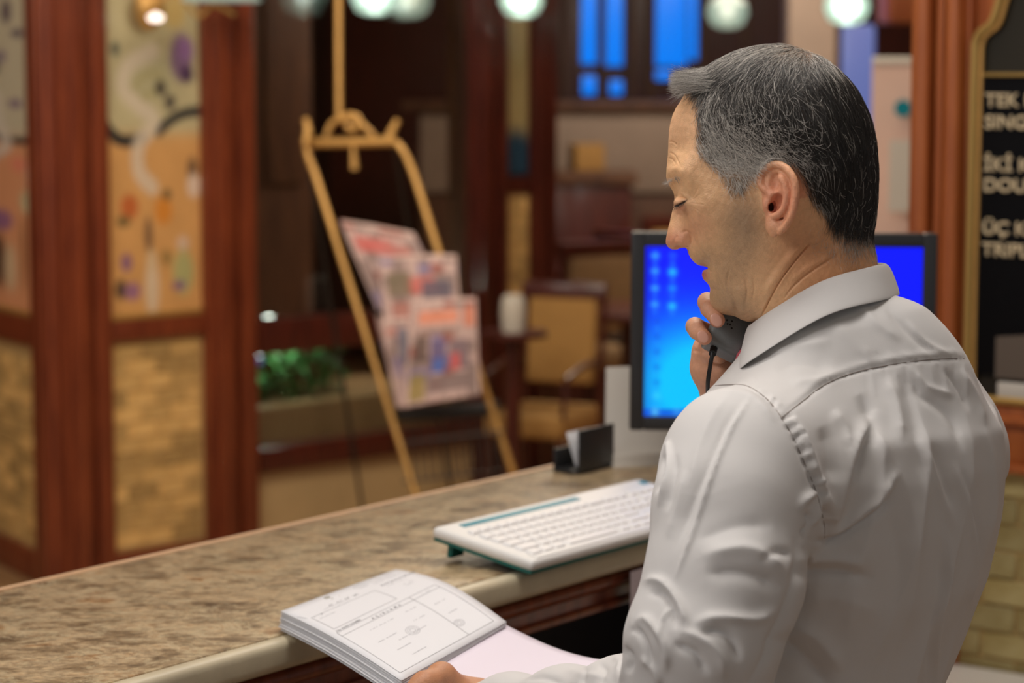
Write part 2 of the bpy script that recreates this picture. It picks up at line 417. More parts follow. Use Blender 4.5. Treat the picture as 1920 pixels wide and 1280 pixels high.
BRICKS = []
def brick_meshes(m, L, H, T):
    out = []
    for i in range(3):
        mb = MB(); mb.box((0, 0, 0), (L*(1-.012*i), T*(1+.2*i), H*(1-.02*i)), None, .003, 1); o = mb.build('brick', MATS[m]); out.append(o.data); bpy.data.objects.remove(o)
    return out
def lay_bricks(parent, K, D, N, s0, s1, z0, z1, o, m, L, H, gap=.0028, T=.014):
    ms = brick_meshes(m, L-gap, H-gap, T); r = 0; z = z0+H/2; rot = basis(D, N).to_euler(); cut = {}
    while z < z1-H*.4:
        s = s0-(L/2 if r % 2 else 0)
        while s < s1-.004:
            a, b = max(s, s0), min(s+L, s1); w = b-a
            if w > .02:
                if w < L-.004:
                    key = round(w, 3)
                    if key not in cut:
                        t = MB().box((0, 0, 0), (w-gap, T, H-gap), None, .003, 1).build('brick', MATS[m]); cut[key] = t.data; bpy.data.objects.remove(t)
                    me = cut[key]
                else: me = random.choice(ms)
                ob = bpy.data.objects.new('brick', me); sc.collection.objects.link(ob); ob.parent = parent
                c = K+D*(a+b)/2+N*(o+random.uniform(-.0015, .0015))+np.array([0, 0, z]); ob.location = c; ob.rotation_euler = rot
            s += L
        z += H; r += 1
def painted_panel(name, K, D, N, s0, s1, z0, z1, o, fn, parent, nu=70, nv=200, material='painted'):
    """thin board whose printed picture is a colour per vertex"""
    U, Vv = np.meshgrid(np.linspace(0, 1, nu), np.linspace(0, 1, nv), indexing='ij'); uv = np.stack([U.ravel(), Vv.ravel()], 1)
    P = K+D*(s0+(s1-s0)*uv[:, :1])+N*o+np.array([0, 0, 1.])*(z1+(z0-z1)*uv[:, 1:2])
    i = np.arange(nu-1)[:, None]*nv+np.arange(nv-1)[None]; F = np.stack([i, i+1, i+nv+1, i+nv], -1).reshape(-1, 4)
    me = mesh_from(name, P, F, [MATS[material]]); set_color(me, 'col', fn(uv)); ob = link(name, me, parent)
    md = ob.modifiers.new('t', 'SOLIDIFY'); md.thickness = .006; md.offset = 0; return ob
def blob(c, uv, x, y, rx, ry, col, a=1.0, ang=0.0):
    dx, dy = uv[:, 0]-x, uv[:, 1]-y; ca, sa = math.cos(ang), math.sin(ang); q = ((dx*ca+dy*sa)/rx)**2+((-dx*sa+dy*ca)/ry)**2
    w = (a*np.clip(1.5-q*1.2, 0, 1))[:, None]; return c*(1-w)+np.array(lin(col))*w
def arc(c, uv, pts, wd, col, a=1.0, asp=3.37):
    d, _ = polydist(uv*[1, asp], spline(np.array(pts)*[1, asp], 6)); w = (a*np.clip(1.4-(d/wd)**2, 0, 1))[:, None]; return c*(1-w)+np.array(lin(col))*w
def flowers(uv):   # u 0..1 = x 200..375, v 0..1 = y -250..590
    y = uv[:, 1]*840-250; n = (np.sin(uv[:, 0]*9+uv[:, 1]*23)*.5+np.sin(uv[:, 0]*17-uv[:, 1]*41)*.5)[:, None]*.05
    t = 1/(1+np.exp((250-y)/6)); c = (np.array(lin((196, 186, 148)))*(1-t)[:, None]+np.array(lin((216, 164, 104)))*t[:, None])*(1+n)
    U = lambda x: (x-200)/175; W = lambda yy: (yy+250)/840; q = np.stack([uv[:, 0], uv[:, 1]], 1)
    c = blob(c, q, U(285), W(140), .30, .055, (190, 186, 150), .6)
    c = arc(c, q, [(U(205), W(235)), (U(222), W(256)), (U(245), W(262)), (U(270), W(255))], .05, (48, 50, 52))
    c = arc(c, q, [(U(298), W(245)), (U(320), W(225)), (U(345), W(212)), (U(372), W(208))], .045, (62, 62, 62))
    c = arc(c, q, [(U(290), W(95)), (U(248), W(120)), (U(235), W(160)), (U(262), W(195)), (U(290), W(225)), (U(262), W(270)), (U(262), W(320)), (U(285), W(350))], .07, (222, 208, 190), .75)
    c = arc(c, q, [(U(255), W(165)), (U(268), W(145)), (U(300), W(135)), (U(300), W(165)), (U(270), W(180))], .03, (176, 168, 120), .6)
    for x, yy, rx, ry, col in ((342,105,.13,.058,(126,90,142)),(350,90,.09,.03,(160,120,176)),(352,138,.08,.022,(70,40,90)),(303,163,.07,.02,(56,50,56)),(320,190,.07,.02,(60,54,60)),(222,90,.05,.018,(80,90,84)),
        (243,385,.10,.03,(196,96,50)),(232,412,.08,.015,(110,96,60)),(305,395,.10,.035,(222,140,50)),(312,365,.05,.014,(90,84,60)),(360,318,.06,.03,(90,70,60)),(362,350,.08,.03,(230,210,196)),
        (277,440,.045,.045,(110,86,70)),(282,540,.08,.075,(226,206,180)),(282,490,.05,.03,(220,196,160)),(236,490,.06,.022,(130,90,140)),(225,540,.07,.025,(44,44,50)),(246,545,.09,.022,(150,104,150)),
        (340,460,.07,.02,(222,196,176)),(340,515,.12,.055,(176,184,128)),(332,540,.08,.014,(140,100,140)),(310,485,.05,.02,(140,120,70)),(270,25,.16,.05,(120,96,60)),(330,20,.13,.04,(206,178,112)),(240,-60,.2,.06,(150,100,150)),(320,-120,.15,.06,(210,150,80))):
        c = blob(c, q, U(x), W(yy), rx, ry, col, .85)
    return c
def flowers_side(uv):   # u 0..1 = x -160..75, v = y -250..590
    y = uv[:, 1]*840-250; t = 1/(1+np.exp((262-y)/6)); c = np.array(lin((206, 196, 170)))*(1-t)[:, None]+np.array(lin((226, 160, 118)))*t[:, None]
    U = lambda x: (x+160)/235; W = lambda yy: (yy+250)/840; q = uv
    c = arc(c, q, [(U(-20), W(250)), (U(20), W(262)), (U(50), W(265)), (U(72), W(258))], .03, (52, 50, 54))
    c = arc(c, q, [(U(10), W(180)), (U(14), W(230)), (U(26), W(275)), (U(-5), W(300))], .04, (226, 214, 200), .8)
    for x, yy, rx, ry, col in ((30,20,.04,.03,(80,60,84)),(48,62,.05,.012,(90,74,96)),(6,125,.05,.02,(60,54,60)),(20,105,.04,.015,(120,96,130)),(42,195,.05,.012,(120,90,130)),(14,420,.09,.026,(140,96,150)),(8,500,.06,.07,(54,40,40)),
        (28,510,.05,.06,(220,196,160)),(50,480,.02,.09,(150,104,70)),(45,310,.06,.02,(232,140,116)),(60,380,.06,.03,(210,210,170)),(62,375,.02,.01,(120,120,90)),(66,440,.03,.012,(80,70,66)),(66,330,.04,.05,(236,216,206)),(-60,100,.15,.06,(150,110,150)),(-80,400,.15,.08,(220,200,150))):
        c = blob(c, q, U(x), W(yy), rx, ry, col, .85)
    return c

# wall A (left, behind the counter) ------------------------------------------------
wl = MB(); wbox(wl, KA, DA, NA, 0.0, sA(470), 0, 3, -.12, -.02); wbox(wl, KA, DA, NA, sA(880), sA(1030), 0, 3, -.12, -.02); wbox(wl, KA, DA, NA, sA(470), sA(880), 0, .30, -.12, .0)
wall_left = struct(wl.build('wall_left', MATS['wood_brown'], smooth=False))
def rail(parent, name, K, D, N, s0, s1, z0, z1, o0, o1, m='wood_red', bevel=.008): return wbox(MB(), K, D, N, s0, s1, z0, z1, o0, o1, bevel).build(name, MATS[m], parent)
def post(parent, K, D, N, s0, s1, o=.06, m='wood_red', z0=0.0):
    mb = MB(); w = s1-s0
    wbox(mb, K, D, N, s0, s1, z0, 3, -.02, o*.6, .006); wbox(mb, K, D, N, s0+w*.12, s0+w*.46, z0, 3, o*.5, o, .01); wbox(mb, K, D, N, s0+w*.58, s1-w*.10, z0, 3, o*.5, o, .01)
    return mb.build('post', MATS[m], parent)
z_hi, z_lo = zA(295, 593), zA(295, 632)
zb = .10
post(wall_left, KA, DA, NA, 0.0, sA(200)); post(wall_left, KA, DA, NA, sA(378), sA(470), .07)
rail(wall_left, 'middle_rail', KA, DA, NA, sA(200), sA(378), z_lo, z_hi, -.02, .03); rail(wall_left, 'bottom_rail', KA, DA, NA, sA(200), sA(378), 0, zb, -.02, .03)
rail(wall_left, 'panel_bead', KA, DA, NA, sA(203), sA(375), z_hi, z_hi+.015, -.01, .02, 'gold_frame', .003)
p = painted_panel('painted_panel', KA, DA, NA, sA(200), sA(378), z_hi+.012, zA(295, -250), .004, flowers, wall_left); p['label'] = 'painted glass panel with pale swirls and flowers'
sp = wbox(MB(), KA, DA, NA, sA(200), sA(378), zb, z_lo, -.02, .003).build('stone_panel', MATS['grout'], wall_left, smooth=False)
lay_bricks(sp, KA, DA, NA, sA(206), sA(373), zb+.01, z_lo-.01, 0.0, 'travertine', .118, .052)
# narrow bay beyond the window
post(wall_left, KA, DA, NA, sA(880), sA(940), .06, 'wood_dark'); post(wall_left, KA, DA, NA, sA(990), sA(1032), .05, 'wood_dark')
def narrow(uv):
    c = np.tile(np.array(lin((178, 160, 112))), (len(uv), 1)); c = blob(c, uv, .5, .96, .9, .10, (40, 72, 96), 1.0); c = blob(c, uv, .5, .55, .5, .12, (190, 176, 140), .5); return c
painted_panel('painted_panel', KA, DA, NA, sA(940), sA(990), zA(965, 330), 2.6, .0, narrow, wall_left, 12, 60)
rail(wall_left, 'middle_rail', KA, DA, NA, sA(940), sA(990), zA(965, 362), zA(965, 330), -.02, .02, 'wood_dark')
spn = wbox(MB(), KA, DA, NA, sA(940), sA(990), zA(965, 620), zA(965, 362), -.02, .003).build('stone_panel', MATS['grout'], wall_left, smooth=False)
lay_bricks(spn, KA, DA, NA, sA(941), sA(989), zA(965, 618), zA(965, 364), 0.0, 'travertine', .1, .055)
rail(wall_left, 'bottom_rail', KA, DA, NA, sA(940), sA(990), 0, zA(965, 620), -.02, .02, 'wood_dark')
# window in wall A
w1 = empty('window_1', tuple(KA)); struct(w1)
Z0 = np.array([0, 0, 0.]); K0 = Z0
def wl_(name, s0, s1, z0, z1, o0, o1, m, bv=.006): return wbox(MB(), K0, DA, NA, s0, s1, z0, z1, o0, o1, bv).build(name, MATS[m], w1)
s0, s1 = sA(470), sA(880)
zs_t, zs_b, zl_t, zl_b = zA(560, 592), zA(560, 655), zA(560, 828), zA(560, 872)
wl_('sill', s0, s1, zs_b, zs_t, -.05, .05, 'wood_dark'); wl_('bottom_rail', s0, s1, zl_b, zl_t, -.05, .05, 'wood_dark')
wl_('pane', s0, s1, zs_t, 3.0, -.03, -.022, 'window_glass', 0); wl_('pane', s0, s1, zl_t, zs_b, -.03, -.022, 'window_glass', 0)
kb = struct(wbox(MB(), KA, DA, NA, s0, s1, 0, zl_b, -.02, .012).build('wall_plinth', MATS['marble_pale'], smooth=False))
# dim space behind the window
bk = wbox(MB(), KA, DA, NA, s0-.2, s1+.8, 0, 3, -2.6, -2.5).build('wall_behind_window', MATS['dark_interior'], smooth=False); struct(bk)
cab = empty('panelled_cabinet', tuple(KA+DA*1.5-NA*1.5)); tag(cab, 'dark brown panelled wood cabinet behind the black window', 'cabinet')
for i in range(3):
    b = MB(); wbox(b, K0, DA, NA, -.25+i*.34, .07+i*.34, 0, 2.6, -.2, .0, .01); b.build('panel', MATS['wood_brown'], cab)
    b = MB(); wbox(b, K0, DA, NA, -.19+i*.34, .01+i*.34, 1.2, 2.3, .0, .02, .008); b.build('raised_field', MATS['wood_dark' if i % 2 else 'wood_brown'], cab)
ledge = wbox(MB(), KA, DA, NA, s0-.1, s1, 0, .50, -.60, -.14, .01).build('planter', MATS['marble_pale']); tag(ledge, 'pale stone planter low behind the window', 'planter')
sh_ = MB(); rr = random.Random(3)
for i in range(800):
    s = rr.uniform(.79, 1.38); o_ = rr.uniform(-.5, -.2); z = .50+rr.random()**1.3*.17; c = KA+DA*s+NA*o_+[0, 0, z]; a = rr.uniform(0, 6.3); t = rr.uniform(-.6, .9); L = rr.uniform(.02, .04)
    d = np.array([math.cos(a)*math.cos(t), math.sin(a)*math.cos(t), math.sin(t)]); q = nm(np.cross(d, [0.1, .2, 1])); P = [c-d*L, c+q*L*.4+[0, 0, .003], c+d*L, c-q*L*.4+[0, 0, .003]]
    vs = [sh_.bm.verts.new(tuple(x)) for x in P]; sh_.bm.faces.new(vs)
bush = sh_.build('green_shrub', MATS['leaf']); tag(bush, 'low green shrub in the stone planter behind the window', 'shrub', kind='stuff')
pt = bpy.data.lights.new('hidden_planter_fill', 'POINT'); pt.energy = 4.5; pt.color = (.85, 1, .9); pt.shadow_soft_size = .05; po = bpy.data.objects.new('hidden_planter_fill', pt); sc.collection.objects.link(po); po.location = tuple(KA+DA*1.05-NA*.26+[0, 0, .755])  # added point light, hidden behind the sill to brighten the shrub
bl = MB().box((0, 0, 0), (.13, .02, .03), basis(DA, NA), .006).build('highlight_strip', MATS['blue_pale']); bl.location = tuple(KA+DA*.87-NA*.16+[0, 0, .665]); tag(bl, 'small bluish glowing strip for the highlight beside the green shrub', 'light')  # glowing box stands in for a bluish highlight, no lamp there

# wall B (side of the corner) ------------------------------------------------------
wb = struct(wbox(MB(), KA, -DB, NB, -3.2, 0, 0, 3, -.12, -.02).build('wall_corner', MATS['wood_brown'], smooth=False))
def sB(px, py=640): pp = on_plane(px, py, KA, NB); return float((pp-KA)@(-DB))
zbh, zbl = float(on_plane(40, 588, KA, NB)[2]), float(on_plane(40, 640, KA, NB)[2])
post(wb, KA, -DB, NB, sB(80), 0.0, .05); post(wb, KA, -DB, NB, sB(-260), sB(-160), .05)
rail(wb, 'middle_rail', KA, -DB, NB, sB(-160), sB(80), zbl, zbh, -.02, .03); rail(wb, 'bottom_rail', KA, -DB, NB, sB(-160), sB(80), 0, zb, -.02, .03)
rail(wb, 'panel_bead', KA, -DB, NB, sB(-158), sB(78), zbh, zbh+.015, -.01, .02, 'gold_frame', .003)
painted_panel('painted_panel', KA, -DB, NB, sB(-160), sB(80), zbh+.012, zA(295, -250), .004, flowers_side, wb)
sp = wbox(MB(), KA, -DB, NB, sB(-160), sB(80), zb, zbl, -.02, .003).build('stone_panel', MATS['grout'], wb, smooth=False)
lay_bricks(sp, KA, -DB, NB, sB(-158), sB(78), zb+.01, zbl-.01, 0.0, 'travertine', .12, .052)

# wall C (right, end of the reception) --------------------------------------------
sE = 1.7
wc = MB(); wbox(wc, KC, DCc, NC, sC(1725), sE, 0, 3, -.12, -.01)
wall_right = struct(wc.build('wall_right', MATS['wood_orange'], smooth=False))
a0, a1 = sC(1727), sC(1817)
mb = MB(); wbox(mb, KC, DCc, NC, a0, a1, 0, 3, -.01, .02, .006)
o1 = mb.build('post', MATS['wood_orange'], wall_right)
mb = MB(); w_ = a1-a0
for f0, f1, oo in ((.0, .36, .055), (.44, .60, .04), (.66, .95, .05)):
    mb.box(tuple(KC+DCc*(a0+w_*(f0+f1)/2)+NC*oo*.6+np.array([0, 0, 1.5])), (w_*(f1-f0), oo*1.2, 3), basis(DCc, NC), .014, 4)
mb.build('moulding', MATS['wood_orange'], wall_right)
zr_t, zr_b = zC(1890, 755), zC(1890, 868)
rail(wall_right, 'window_rail', KC, DCc, NC, a1, sE, zr_b, zr_t, -.01, .03, 'wood_orange', .012)
mb = MB(); wbox(mb, KC, DCc, NC, a1, sE, zr_b-.012, zr_b+.004, -.01, .04, .004); wbox(mb, KC, DCc, NC, a1, sE, zC(1890, 790), zC(1890, 775), .02, .045, .006)
mb.build('rail_bead', MATS['wood_orange'], wall_right)
spc = wbox(MB(), KC, DCc, NC, a0-.02, sE, .05, zr_b-.01, -.01, .0095).build('stone_panel', MATS['grout'], wall_right, smooth=False)
lay_bricks(spc, KC, DCc, NC, a0, sE-.02, .05, zr_b-.012, .007, 'travertine_grey', .135, .0488)
# framed dark glass with shaped top
fr = empty('framed_notice_glass', tuple(KC)); tag(fr, 'dark glass in a shaped gold frame on the wood wall behind the man', 'frame')
FL = [(1812,745),(1813,640),(1819,400),(1827,110),(1829,82),(1834,66),(1844,56),(1855,48),(1863,36),(1869,18),(1874,0),(1886,-30),(1910,-60)]
P = [on_plane(x, y, KC+NC*.03, NC)-KC for x, y in FL]
MB().tube([tuple(p) for p in spline(P, 4)], .0075, 10).build('gilt_frame', MATS['gold_frame'], fr)
P2 = [on_plane(x+13, y+4, KC+NC*.026, NC)-KC for x, y in FL]
MB().tube([tuple(p) for p in spline(P2, 4)], .004, 8).build('inner_bead', MATS['brass'], fr)
MB().tube([tuple(on_plane(1812, 745, KC+NC*.03, NC)-KC), tuple(on_plane(1812, 745, KC+NC*.03, NC)-KC+DCc*1.04)], .0075, 10).build('gilt_frame', MATS['gold_frame'], fr)
s_l = P[0]@DCc; s_m = s_l+.52
mir = lambda p: p+DCc*(2*(s_m-p@DCc))
MB().tube([tuple(mir(p)) for p in spline(P, 4)], .0075, 10).build('gilt_frame', MATS['gold_frame'], fr); MB().tube([tuple(mir(p)) for p in spline(P2, 4)], .004, 8).build('inner_bead', MATS['brass'], fr)
MB().tube([tuple(P[-1]), tuple(mir(P[-1]))], .0075, 10).build('gilt_frame', MATS['gold_frame'], fr)
poly = [((p@DCc), p[2]) for p in spline(P, 4)]; poly = poly+[(2*s_m-a_, b_) for a_, b_ in poly[::-1]]
MB().prism(poly, tuple(NC*.008), DCc, (0, 0, 1), NC, .006).build('glass', MATS['mirror_dark'], fr, smooth=False)
# letter board
lb0, lb1 = sC(1846, 400), sC(1846, 400)+.46; zt, zbm = zC(1870, 142), zC(1870, 700)
lb = empty('letter_board', tuple(KC+NC*.022)); tag(lb, 'black price board with cream capital letters inside the gold frame', 'sign')
wbox(MB(), K0, DCc, NC, lb0, lb1, zbm, zt, -.005, .003, .001).build('board', MATS['board_black'], lb)
wbox(MB(), K0, DCc, NC, lb0, lb1, zt-.001, zt+.005, -.004, .006, .001).build('top_edge', MATS['gold_frame'], lb)
def text_mesh(body, size, extr=.0, align='LEFT', off=0.0):
    cu = bpy.data.curves.new('t', 'FONT'); cu.body = body; cu.size = size; cu.extrude = extr; cu.align_x = align; cu.offset = off; cu.resolution_u = 3
    o = bpy.data.objects.new('t', cu); sc.collection.objects.link(o); dg = bpy.context.evaluated_depsgraph_get(); me = bpy.data.meshes.new_from_object(o.evaluated_get(dg)); bpy.data.objects.remove(o); return me
def put_text(body, size, org, X, Y, m, parent, name='lettering', extr=.0006, bold=0.0, sx=1.0):
    me = text_mesh(body, size, extr); Zc = np.cross(X, Y)
    for v in me.vertices:
        q = np.array(org)+np.array(X)*v.co.x*sx+np.array(Y)*v.co.y+Zc*(v.co.z+extr); v.co = q
    me.materials.clear(); me.materials.append(MATS[m]); return link(name, me, parent)
for y, t in ((199, 'TEK KİŞİLİK'), (240, 'SINGLE'), (319, 'İKİ KİŞİLİK'), (357, 'DOUBLE'), (437, 'ÜÇ KİŞİLİK'), (477, 'TRIPLE')):
    me_o = put_text(t, .0325, DCc*(lb0+.009)+np.array([0, 0, zC(1856, y)])+NC*.003, DCc, (0, 0, 1), 'letter', lb, extr=.0012, sx=1.12)
    b = me_o.modifiers.new('b', 'SOLIDIFY'); b.thickness = .0022; b.offset = 0
# pale card and dark red folder standing at the foot of the glass
cd = wbox(MB(), KC, DCc, NC, sC(1886), sC(1886)+.16, zC(1890, 742), zC(1890, 712), .024, .032, .003).build('card', MATS['grey_card']); tag(cd, 'pale card lying at the foot of the gold framed glass', 'card')
fo = MB().prism([(0, 0), (.12, 0), (.12, .085), (0, .072)], tuple(KC+DCc*sC(1882)+NC*.024+np.array([0, 0, zC(1890, 705)])), DCc, (0, 0, 1), NC, .008).build('folder', MATS['grey_cloth'], smooth=False); tag(fo, 'dark brown folder above the pale card at the gold framed glass', 'folder')
# white desk in the corner
dk = empty('white_desk', tuple(KC*[1, 1, 0])); tag(dk, 'white desk along the stone wall, lower right of the man', 'desk')
zd = float(on_plane(1850, 1246, KC, NC)[2])
wbox(MB(), K0, DCc, NC, a0-.15, sE-.3, zd-.03, zd, .02, .55, .006).build('desktop', MATS['white_plastic'], dk)
wbox(MB(), K0, DCc, NC, a0-.12, a0-.09, 0, zd-.03, .04, .52, .003).build('side_panel', MATS['white_plastic'], dk)
wbox(MB(), K0, DCc, NC, sE-.36, sE-.33, 0, zd-.03, .04, .52, .003).build('side_panel', MATS['white_plastic'], dk)
# ------------------------------------------------------------------ reception counter
ZC = 1.07
Cb = onz(0, 1105, ZC); Cb[2] = 0; Cf = onz(500, 1210, ZC); Cf[2] = 0
CF0 = Cb-NK*((Cb-Cf)@NK)                                   # front line origin (staff side), same station as Cb
sF = lambda px, py: float((onz(px, py, ZC)-CF0)@DK)
dep = float((Cb-Cf)@NK)
sL, sR = -1.4, float((np.array([.183, 3.117, 0])-CF0)@DK)+.70
ctr = empty('reception_counter', tuple(CF0)); tag(ctr, 'stone-topped wooden reception counter running behind the man', 'counter')
def cbox(name, a, b, n0, n1, z0, z1, m, bv=.003, par=None, seg=2): 
    c = DK*(a+b)/2+NK*(n0+n1)/2+np.array([0, 0, (z0+z1)/2]); return MB().box(tuple(c), (b-a, n1-n0, z1-z0), basis(DK, NK), bv, seg).build(name, MATS[m], par or ctr)
def stone_mat():
    m = bpy.data.materials.new('counter_stone'); m.use_nodes = True; N = m.node_tree.nodes; L = m.node_tree.links; p = N['Principled BSDF']; p.inputs['Roughness'].default_value = .36; p.inputs['Specular IOR Level'].default_value = .4
    tc = N.new('ShaderNodeTexCoord'); mp = N.new('ShaderNodeMapping'); mp.inputs['Rotation'].default_value = (0, 0, -math.atan2(DK[1], DK[0])); mp.inputs['Scale'].default_value = (1.0, 1.5, 1); L.new(tc.outputs['Object'], mp.inputs[0])
    def nz(s, d, r, dist=0):
        n = N.new('ShaderNodeTexNoise'); n.inputs['Scale'].default_value = s; n.inputs['Detail'].default_value = d; n.inputs['Roughness'].default_value = r; n.inputs['Distortion'].default_value = dist; L.new(mp.outputs[0], n.inputs['Vector']); return n.outputs[0]
    def ramp(src, stops):
        r = N.new('ShaderNodeValToRGB'); L.new(src, r.inputs[0]); e = r.color_ramp.elements
        while len(e) < len(stops): e.new(.5)
        for q, (pp, c) in zip(e, stops): q.position = pp; q.color = tuple(c)+(1,) if len(c) == 3 else c
        return r.outputs[0]
    def mix(a, b, f, mode='MIX'):
        x = N.new('ShaderNodeMix'); x.data_type = 'RGBA'; x.blend_type = mode; L.new(a, x.inputs[6]); L.new(b, x.inputs[7])
        if isinstance(f, float): x.inputs[0].default_value = f
        else: L.new(f, x.inputs[0])
        return x.outputs[2]
    base = ramp(nz(14, 10, .72, .3), [(.36, lin((84, 66, 46))), (.46, lin((142, 120, 90))), (.54, lin((182, 160, 126))), (.64, lin((146, 110, 72)))])
    fine = ramp(nz(70, 12, .8), [(.36, (.42, .40, .38)), (.5, (.95, .95, .95)), (.62, (1.4, 1.36, 1.28))])
    c = mix(base, fine, .75, 'MULTIPLY')
    vein = ramp(nz(6.5, 9, .7, .8), [(.475, (0, 0, 0)), (.50, (.7, .7, .7)), (.52, (0, 0, 0))])
    light = ramp(nz(40, 3, .6), [(.3, lin((176, 160, 124))), (.7, lin((206, 190, 156)))])
    c = mix(c, light, vein)
    v2 = ramp(nz(8.5, 9, .72, .9), [(.42, (0, 0, 0)), (.445, (.6, .6, .6)), (.46, (0, 0, 0))]); dk_ = ramp(nz(40, 3, .6), [(.3, lin((70, 56, 44))), (.7, lin((96, 76, 58)))])
    c = mix(c, dk_, v2)
    L.new(c, p.inputs['Base Color']); b = N.new('ShaderNodeBump'); b.inputs['Strength'].default_value = .25; b.inputs['Distance'].default_value = .0015; L.new(nz(90, 8, .7), b.inputs['Height']); L.new(b.outputs[0], p.inputs['Normal'])
    MATS['counter_stone'] = m
stone_mat()
cbox('worktop', sL, sR, .022, dep-.006, ZC-.03, ZC, 'counter_stone', .002)
cbox('front_edge', sL, sR, .0, .024, ZC-.034, ZC+.0002, 'stone_edge', .011, seg=4)
cbox('edge_strip', sL, sR, dep-.006, dep+.004, ZC-.03, ZC+.002, 'edge_strip', .002)
cbox('fascia', sL, sR, .035, .055, ZC-.085, ZC-.032, 'wood_red', .003)
m_ = MB(); c0 = DK*sL+NK*.036+np.array([0, 0, ZC-.052]); m_.tube([tuple(c0), tuple(DK*sR+NK*.036+np.array([0, 0, ZC-.052]))], .012, 12).build('moulding', MATS['wood_red'], ctr)
cbox('fascia_lip', sL, sR, .030, .055, ZC-.090, ZC-.080, 'wood_red', .003)
cbox('shelf', sL, sR, .06, dep-.04, .62, .64, 'wood_dark'); cbox('front_panel', sL, sR, dep-.04, dep-.012, 0, ZC-.03, 'wood_red')
cbox('side_panel', sL, sL+.025, .04, dep-.02, 0, ZC-.03, 'wood_dark'); cbox('side_panel', sR-.025, sR, .04, dep-.02, 0, ZC-.03, 'wood_dark')
cbox('divider', sF(500, 1210)-.30, sF(500, 1210)-.275, .055, dep-.04, 0, ZC-.034, 'wood_dark'); cbox('back_board', sL, sR, dep-.05, dep-.042, .05, ZC-.034, 'dark_interior')
# sheet hanging from the fascia next to the sleeve
hp = [onz(1184, 1062, ZC-.03)]
hb = CF0+DK*float((onz(1190, 1020, ZC)-CF0)@DK)
nt = MB().box((0, 0, 0), (.062, .0012, .115), basis(DK, NK), .0003).build('hanging_sheet', MATS['paper_lilac']); nt.location = tuple(hb+DK*.045+NK*.010+np.array([0, 0, ZC-.098])); tag(nt, 'small white sheet hanging below the counter edge beside the sleeve', 'paper')

# ------------------------------------------------------------------ papers
PA, PB, PC_, PD = onz(526, 1146, ZC+.022), onz(742, 1067, ZC+.011), at(950, 1166, 2.600), at(752, 1276, 2.345)
def page(u, v, drop=0.0, sh=(0, 0)):
    """top sheet surface; u along the header, v down the page"""
    u = u+sh[0]; v = v+sh[1]
    P = (PA*(1-u)+PB*u)*(1-v)+(PD*(1-u)+PC_*u)*v
    return P+np.array([0, 0, 1.])*(.012*math.sin(math.pi*min(max(v, 0), 1))*(.35+.65*u)-drop*(.45+.55*(1-u)))
def sheet(name, m, drop, sh=(0, 0), n=14, fn=None, parent=None):
    fn = fn or page; V = [fn(i/n, j/n, drop, sh) for i in range(n+1) for j in range(n+1)]
    F = [(i*(n+1)+j, (i+1)*(n+1)+j, (i+1)*(n+1)+j+1, i*(n+1)+j+1) for i in range(n) for j in range(n)]
    o = link(name, mesh_from(name, V, F, [MATS[m]]), parent); md = o.modifiers.new('t', 'SOLIDIFY'); md.thickness = .00025; md.offset = -1; return o
inv = sheet('invoice_sheet', 'paper', 0); tag(inv, 'printed invoice with a ruled box and emblem on top of the paper pile', 'invoice', 'invoices held on the counter')
for k in range(9):
    r = random.Random(k); o = sheet('invoice_sheet', 'paper', .0021*(k+1), (-.002-.0035*k*r.uniform(.2, 1.3), .002*k*r.uniform(-.6, 1)), 10)
    tag(o, ['second', 'third', 'fourth', 'fifth', 'sixth', 'seventh', 'eighth', 'ninth', 'tenth and lowest'][k]+' sheet from the top of the invoice pile, edge showing', 'invoice', 'invoices held on the counter')
def on_page(me, u0, v0, W=.268, Hh=.315):
    for vv in me.vertices:
        u = u0+vv.co.x/W; v = v0-vv.co.y/Hh; vv.co = page(u, v)+np.array([0, 0, .00025])
def ptext(t, u, v, size, m='ink', sx=1.0, align='LEFT'):
    me = text_mesh(t, size, 0, align, .00022)
    for q in me.vertices: q.co.x *= sx
    on_page(me, u, v); me.materials.clear(); me.materials.append(MATS[m]); link('printing', me, inv)
def pline(a, b, w=.0008, m='ink'):
    n = 12; me_v = []; a = np.array(a); b = np.array(b); d = (b-a)*[.268, .315]; L = np.linalg.norm(d); t = np.array([-d[1], d[0]])/L*w/2/np.array([.268, .315])
    for i in range(n+1):
        c = a+(b-a)*i/n
        for s in (-1, 1): q = c+t*s; me_v.append(page(q[0], q[1])+np.array([0, 0, .0003]))
    F = [(2*i, 2*i+1, 2*i+3, 2*i+2) for i in range(n)]; link('ruled_line', mesh_from('ruled_line', me_v, F, [MATS[m]]), inv)
for a, b in (((.07,.20),(.615,.20)),((.615,.20),(.615,.40)),((.615,.40),(.07,.40)),((.07,.40),(.07,.20)),((.05,.445),(.93,.445)),((.05,.49),(.93,.49)),((.93,.445),(.93,.95)),((.05,.445),(.05,.95)),((.05,.95),(.93,.95)),((.68,.445),(.68,.95)),((.02,.13),(.045,.19))): pline(a, b, .0009)
ptext('26', .32, .085, .028, 'ink_gold'); ptext('PARK BOUTIQUE', .26, .16, .0095, 'ink'); pline((.20,.17),(.42,.17), .0006)
ptext('FATURA INVOICE', .70, .185, .0108, 'ink')
ptext('DATE', .09, .215, .0072); ptext('A  Ç  I  K  L  A  M  A', .32, .480, .0078); ptext('No AND NAMES', .06, .437, .0075)
_sr = random.Random(4)
